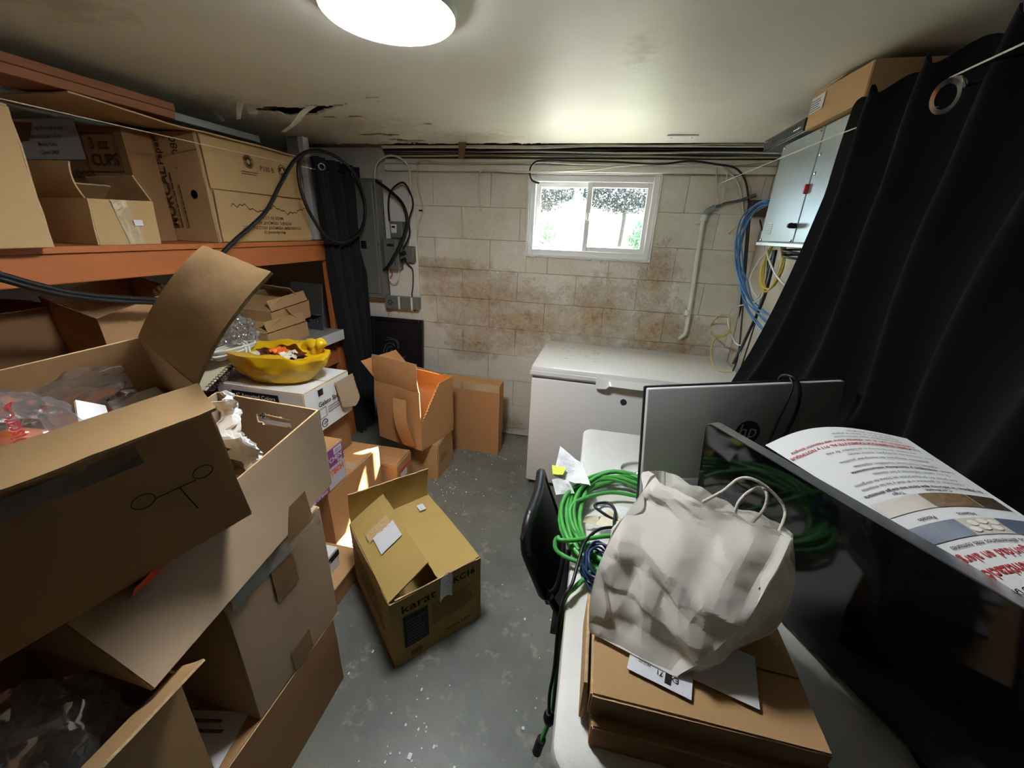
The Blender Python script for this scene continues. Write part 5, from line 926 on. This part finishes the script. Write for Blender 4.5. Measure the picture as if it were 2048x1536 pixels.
cable('black_lead', 'black power lead winding off the table and hanging by its edge', [(0.200, 0.929, 0.765), (0.137, 0.915, 0.775), (0.073, 0.938, 0.790), (0.069, 0.959, 0.790), (0.102, 0.973, 0.790), (0.122, 0.947, 0.790), (0.119, 0.889, 0.785), (0.127, 0.849, 0.780), (0.147, 0.877, 0.785), (0.112, 0.860, 0.800), (0.073, 0.834, 0.805), (0.043, 0.787, 0.800), (0.032, 0.737, 0.790), (0.022, 0.681, 0.775), (0.008, 0.650, 0.762), (0.001, 0.645, 0.680), (0.003, 0.630, 0.552), (-0.001, 0.622, 0.460), (0.003, 0.615, 0.405)], .0042, 'black_rubber', 'cords on the table', 6, 7)
solo('cord_connector', 'black in-line connector at the end of the hanging power cord', 'connector', tube([(0.003, 0.615, 0.405), (0.004, 0.614, 0.387), (0.006, 0.613, 0.365)], .011, 3, 10, taper=lambda t: .75+.6*math.sin(t*3.1)), 'black_rubber', 50)
g = thing('navy_cable_bundle', 'small tangled bundle of navy blue cable beside the white bag', 'cable', (0.078, 0.737, 0.770)); c0 = V((0.076, 0.730, 0.800)); P = []
for i in range(8*12+1):
    a = i/12*2*math.pi; lo = i//12; P.append(c0+V((math.cos(a)*(.030+.007*math.sin(lo)), math.sin(a)*(.045+.008*math.cos(lo*2)), .018*math.sin(a+lo)+.003*lo-.02)))
part(g, 'strands', tube(P, .0030, 2, 6), 'cable_navy', 60)
g = thing('white_cable', 'white cable with a metal plug lying by the monitor', 'cable', (0.197, 1.243, 0.745)); part(g, 'cord', tube([(0.249, 1.303, 0.748), (0.200, 1.289, 0.750), (0.159, 1.258, 0.750), (0.154, 1.208, 0.750), (0.176, 1.145, 0.750), (0.211, 1.108, 0.750), (0.241, 1.097, 0.750)], .0050, 6, 8), 'cable_white', 60)
part(g, 'metal_plug', tube([(0.195, 1.198, 0.750), (0.213, 1.212, 0.752), (0.231, 1.229, 0.752)], .008, 4, 8, taper=lambda t: 1+.25*math.sin(t*20)), 'chrome', 40); part(g, 'plug_body', tube([(0.211, 1.216, 0.757), (0.235, 1.204, 0.757)], .010, 1, 8), 'white_card')
paper('paper_sheet', 'white printed sheet on the table inside the green coil', [(0.125, 0.903, 0.765), (0.197, 0.933, 0.765), (0.194, 0.989, 0.775), (0.060, 0.967, 0.775)], seed=5); paper('paper_sheet', 'tan folded paper on the table in front of the white sheet', [(0.069, 0.895, 0.772), (0.148, 0.863, 0.772), (0.167, 0.920, 0.778), (0.102, 0.947, 0.782)], 'cream_paper', seed=7)
paper('paper_sheet', 'pale yellow paper roll end lying in the green coil', [(0.035, 0.900, 0.765), (0.084, 0.893, 0.765), (0.075, 0.925, 0.780), (0.040, 0.905, 0.780)], 'cream_paper', seed=9)
paper('paper_sheet', 'creased white paper under the green coil near the table edge', [(0.024, 0.778, 0.746), (0.069, 0.742, 0.746), (0.093, 0.811, 0.748), (0.033, 0.840, 0.748)], warp=.003, seed=11)
# monitor seen from behind
HM = Mx((.475, 1.112, .760), rz=15.3, rx=-5.8, ry=-3.5); HL, HH = .575, .388
g = thing('computer_monitor', 'silver-grey monitor with a round logo, seen from behind on the table', 'monitor', (.475, 1.112, .745))
bm = box((-HL/2, .006, 0), (HL/2, .020, HH), .005, HM); part(g, 'bezel', bm, 'black_plastic'); part(g, 'back_cover', box((-HL/2+.003, -.012, .003), (HL/2-.003, .006, HH-.003), .004, HM), 'monitor_back', 40)
part(g, 'lower_housing', box((-HL/2+.006, -.024, .008), (HL/2-.02, -.0125, .105), .005, HM), 'monitor_ledge', 40)
part(g, 'screen', box((-HL/2+.012, .0202, .02), (HL/2-.012, .0215, HH-.012), 0, HM), 'black_screen')
lgc = HM @ V((-.028, -.0125, .262)); part(g, 'logo_disc', lathe([(.0005, .0012), (.037, .0012), (.037, 0)], HM @ Mx((.018, -.012, .240), rx=90), 40), 'ink_slate')
hxv, hzv = (HM.to_3x3() @ V((1, 0, 0))), (HM.to_3x3() @ V((0, 0, 1)))
bm = text_mesh('hp', .062, 'CENTER', .0)
for v in bm.verts: v.co = HM @ V((.014+v.co.x*.95+.22*v.co.y, -.0146, .225+v.co.y))
part(g, 'lettering', bm, 'ink_white')
cable('monitor_cord', 'black cord hooked over the top of the grey monitor', [HM @ V((.16, .045, .30)), HM @ V((.125, .035, .385)), HM @ V((.13, .0, .402)), HM @ V((.145, -.020, .375)), HM @ V((.148, -.020, .30)), HM @ V((.115, -.020, .20)), HM @ V((.09, -.022, .15))], .0042, 'black_rubber', 'cords on the table', 6, 7)
cable('monitor_cord', 'second strand of black cord down the back of the grey monitor', [HM @ V((.128, .0, .398)), HM @ V((.125, -.019, .37)), HM @ V((.10, -.019, .28)), HM @ V((.075, -.019, .18))], .003, 'black_rubber', 'cords on the table', 6, 7)
# second monitor, screen facing the camera
SM = Mx((.488, .694, .7635), rz=-65.0, rx=3.8, ry=-3.0); SL, SH = .645, .338
def rbox(x0, x1, z0, z1, y0, y1, r, M):
    poly = rrect(x0, x1, z0, z1, r); bm = bmesh.new(); a = [bm.verts.new(M @ V((x, y0, z))) for x, z in poly]; b = [bm.verts.new(M @ V((x, y1, z))) for x, z in poly]; n = len(poly)
    for k in range(n): bm.faces.new((a[k], a[(k+1) % n], b[(k+1) % n], b[k]))
    bm.faces.new(a[::-1]); bm.faces.new(b); bmesh.ops.recalc_face_normals(bm, faces=bm.faces); return bm
g = thing('computer_monitor', 'black glossy monitor with silver edge leaning at the right, screen facing the room', 'monitor', (.476, .719, .745))
part(g, 'housing', rbox(-SL/2, SL/2, 0, SH, -.008, .016, .022, SM), 'alu', 30); part(g, 'screen', rbox(-SL/2+.002, SL/2-.002, .002, SH-.002, -.0105, -.0082, .020, SM), 'black_screen', 30)
part(g, 'back_bulge', box((-SL/2+.08, .0165, .05), (SL/2-.08, .030, SH-.06), .006, SM), 'alu', 40)
# allergy poster behind it
PA, PB, PC, PD = V((.625, .825, 1.170)), V((.420, .905, 1.075)), V((.600, .452, 1.09)), V((.640, .452, 1.185))
def poster(u, v):
    # u 0 = curtain side, 1 = monitor side; v 0 = far end, 1 = near end
    a = V((.628-.006*v, .822-.42*v, 1.170+.006*v)); b = V((.425+.165*v, .90-.47*v, 1.078+.028*v))
    p = a.lerp(b, u); hump = math.sin(math.pi*u)*.020*(1-.6*v); return p+V((-.3, 0, 1))*hump+V((0, .03, .0))*math.sin(math.pi*u)*(1-v)**2
g = thing('allergy_poster', 'upside-down Spanish food allergy poster leaning behind the black monitor', 'poster', (.56, .65, 1.08)); part(g, 'sheet', surf(poster, 24, 40, .0008, mi_edge=0), 'white_paper', 60)
def ptext(s, size, u0, v0, m_, bold=.01, align='LEFT'):
    bm = text_mesh(s, size, align, bold); bmesh.ops.triangulate(bm, faces=bm.faces)
    for v in bm.verts:
        uu, vv = u0+v.co.x/.215, v0+v.co.y/.44; p = V(poster(uu, vv)); e = .004; n_ = (V(poster(uu+e, vv))-p).cross(V(poster(uu, vv+e))-p).normalized(); n_ = n_ if n_.dot(V((-.5, -.3, 1))) > 0 else -n_; v.co = p+n_*.0022
    part(g, 'lettering', bm, m_)
for (s, sz, u0, v0, m_, b_) in [('DEPARTAMENTO DE SALUD DEL', .013, .06, .84, 'ink_black', .01), ('Concientización', .022, .30, .775, 'ink_red', .02), ('seguridad en alergias', .018, .30, .725, 'ink_red', .015), ('Los alérgenos alimentarios más comunes', .0105, .06, .69, 'ink_black', .005),
    ('Si alguien le informa que tiene una alergia alimentaria', .0085, .06, .435, 'ink_black', .02), ('consulte al gerente o al chef y lea las etiquetas', .0085, .12, .405, 'ink_black', .0), ('del área de preparación en busca de alérgenos', .0085, .12, .378, 'ink_black', .0), ('Si no sabe, informe a los clientes', .0085, .12, .345, 'ink_black', 0),
    ('Lave, enjuague y desinfecte minuciosamente', .0085, .06, .315, 'ink_black', .02), ('tablas, cucharas, cuchillos, espátulas', .0085, .12, .288, 'ink_black', 0), ('guantes después de manipular posibles', .0085, .12, .250, 'ink_black', 0), ('los síntomas incluyen, entre otros:', .0085, .06, .215, 'ink_black', 0), ('picazón en la boca o alrededor de esta', .0085, .12, .185, 'ink_black', 0),
    ('LLAME INMEDIATAMENTE AL 911 y NOTIFIQUE', .0095, .06, .140, 'ink_red', .03), ('GERENCIA si un cliente tiene una reacción alérgica', .0090, .06, .112, 'ink_red', .02), ('para obtener más información', .0075, .10, .085, 'ink_black', 0), ('llame al 311 o visite la página', .0075, .10, .060, 'ink_black', 0), ('reacciones alérgicas', .0075, .10, .035, 'ink_black', 0)]: ptext(s, sz, u0, v0, m_, b_)
mat('photo_grain', S(120, 96, 66), 0.5, var=0.8, vscale=130); mat('photo_fish', S(92, 104, 124), 0.5, var=0.55, vscale=45); mat('photo_egg', S(196, 188, 176), 0.5, var=0.15, vscale=40); mat('photo_dark', S(70, 56, 44), 0.5, var=0.5, vscale=160)
def pband(u0, u1, v0, v1, m_, nm):
    def f(u, v):
        uu, vv = u0+(u1-u0)*u, v0+(v1-v0)*v; p = V(poster(uu, vv)); e = .004; n_ = (V(poster(uu+e, vv))-p).cross(V(poster(uu, vv+e))-p).normalized(); n_ = n_ if n_.dot(V((-.5, -.3, 1))) > 0 else -n_; return p+n_*.0020
    part(g, nm, surf(f, 10, 5, 0), m_)
pband(.05, .22, .475, .545, 'photo_dark', 'photo'); pband(.225, .55, .475, .545, 'photo_grain', 'photo'); pband(.555, .95, .475, .545, 'photo_egg', 'photo'); pband(.05, .28, .60, .67, 'photo_fish', 'photo'); pband(.285, .56, .60, .67, 'photo_egg', 'photo'); pband(.565, .95, .60, .67, 'photo_fish', 'photo')
pband(.05, .95, .93, .955, 'ink_slate', 'footer_band')
def poval(u0, v0, ru, rv, m_, e=.0030):
    bm = bmesh.new(); vs_ = []
    for k in range(14):
        a = k*2*math.pi/14; p = V(poster(u0+ru*math.cos(a), v0+rv*math.sin(a))); q1, q2 = V(poster(u0+.004, v0))-V(poster(u0, v0)), V(poster(u0, v0+.004))-V(poster(u0, v0)); n_ = q1.cross(q2).normalized(); n_ = n_ if n_.dot(V((-.5, -.3, 1))) > 0 else -n_; vs_.append(bm.verts.new(p+n_*e))
    bm.faces.new(vs_); part(g, 'egg_picture', bm, m_)
mat('egg_white', S(232, 226, 216), .5)
for k, (a, b) in enumerate([(.33, .622), (.40, .618), (.48, .624), (.36, .648), (.44, .645), (.52, .650)]): poval(a, b, .034, .012, 'egg_white', .0030+.0002*k)
ptext('Trigo', .009, .62, .455, 'ink_black'); ptext('Cacahuate', .009, .28, .455, 'ink_black'); ptext('Pescado', .009, .66, .575, 'ink_black'); ptext('Huevos', .009, .36, .575, 'ink_black')
# flat cartons on the table
GF = 'flat cartons on the near end of the table'
g = closed('flat_carton', 'lower of two flat brown cartons on the near end of the table', cc(.072, .420, .400, .618, TZ+.002, .788), 'card_brown', seed=201, warp=.001, group=GF, tape=None)
ft = cc(.066, .405, .418, .624, .790, .838); g = closed('flat_carton', 'upper flat brown carton with shipping labels under the white bag', ft, 'card_tan', seed=205, warp=.001, group=GF, tape=None)
part(g, 'side_flap', box((.052, .43, .75), (.058, .60, .842), .001), 'card_edge')
M = Mx((.182, .482, .8472), rz=-15); part(g, 'shipping_label', box((-.055, -.032, 0), (.045, .045, .0006), 0, M), 'label_white')
for (s, sz, x, y) in (('EXP 71', .012, -.005, -.022), ('U71', .011, -.005, -.006), ('FROM: STORE', .006, -.05, .0), ('SHIP TO: 1234', .006, -.05, -.01), ('PKG 20', .006, -.05, -.02)):
    bm = text_mesh(s, sz, 'LEFT', .01)
    for v in bm.verts: v.co = M @ V((x-v.co.x+.03, y-v.co.y+.012, .0016))
    for f in bm.faces: f.normal_flip()
    part(g, 'lettering', bm, 'ink_black')
bm = bmesh.new()
for k in range(18): bx(bm, (-.05+.0045*k, .018, .0008), (-.05+.0045*k+.002*(1+(k*7 % 3)*.3), .030, .0011), 0, M)
part(g, 'barcode', bm, 'ink_black'); bx_ = box((.004, -.026, .0008), (.014, -.008, .0012), 0, M); part(g, 'carrier_mark', bx_, 'ink_black')
M = Mx((.285, .500, .8474), rz=-14); part(g, 'packing_slip', box((-.05, -.04, 0), (.045, .05, .0006), 0, M), 'white_paper')
paper('paper_sheet', 'grey sheet of paper lying between the flat cartons and the black monitor', [V((.425, .42, TZ+.0015)), V((.50, .44, TZ+.0015)), V((.465, .64, TZ+.0015)), V((.425, .63, TZ+.0015))], 'slab_edge', warp=0, seed=13)
# white paper bag
g = thing('paper_bag', 'crumpled white paper carrier bag with rope handles on the flat cartons', 'bag', (.20, .55, .848))
BA = [V((.058, .512, .850)), V((.200, .468, .850)), V((.385, .590, .850)), V((.235, .650, .850))]; TP = [V((0.173, 0.761, 1.045)), V((0.378, 0.618, 1.045)), V((0.392, 0.653, 1.035)), V((0.195, 0.794, 1.035))]
MID = [V((.024, .560, .958)), V((.305, .495, .955)), V((.41, .585, .96)), V((.20, .74, .97))]
def bagside(i, u, v):
    j = (i+1) % 4; e = lambda k: BA[k]*(1-v)**2+MID[k]*2*v*(1-v)+TP[k]*v*v
    a, b = e(i), e(j); p = a.lerp(b, u); n_ = (b-a).cross(V((0, 0, 1))).normalized(); belly = .010*math.sin(math.pi*u)*math.sin(math.pi*min(1, v*1.1))*(1 if i in (0, 2) else -1.2)
    w = min(1, 12*u*(1-u)+.25)*min(1, v*6+.2); q = p+n_*belly; am = .011 if i != 1 else .007
    return q+n_*(folds(q, am*3.0, 3, 8, 7.0)+folds(q, am*2.2, 8, 7, 16.0)+crump(q, am*.16, 9, 3))*w+V((0, 0, .008*noise.noise(q*30)))*(1 if v > .98 else 0)
bm = bmesh.new()
for i in range(4): surf(lambda u, v: bagside(i, u, v), 72, 72, 0, bm)
surf(bil(BA, 0), 4, 4, 0, bm); bmesh.ops.remove_doubles(bm, verts=bm.verts, dist=.0006); bmesh.ops.recalc_face_normals(bm, faces=bm.faces); part(g, 'bag_body', bm, 'bag_paper', 9)
part(g, 'handle', tube([TP[0].lerp(TP[1], .40)+V((.002, .004, -.015)), V((0.279, 0.688, 1.075)), V((0.304, 0.698, 1.100)), V((0.329, 0.694, 1.105)), V((0.359, 0.684, 1.090)), V((0.381, 0.669, 1.065)), V((0.368, 0.642, 1.035))], .0030, 8, 8), 'rope_white', 60)
part(g, 'handle', tube([V((0.300, 0.665, 1.035)), V((0.304, 0.673, 1.065)), V((0.323, 0.686, 1.085)), V((0.343, 0.694, 1.090)), V((0.350, 0.681, 1.085)), V((0.348, 0.672, 1.060)), V((0.327, 0.658, 1.030))], .0030, 8, 8), 'rope_white', 60)
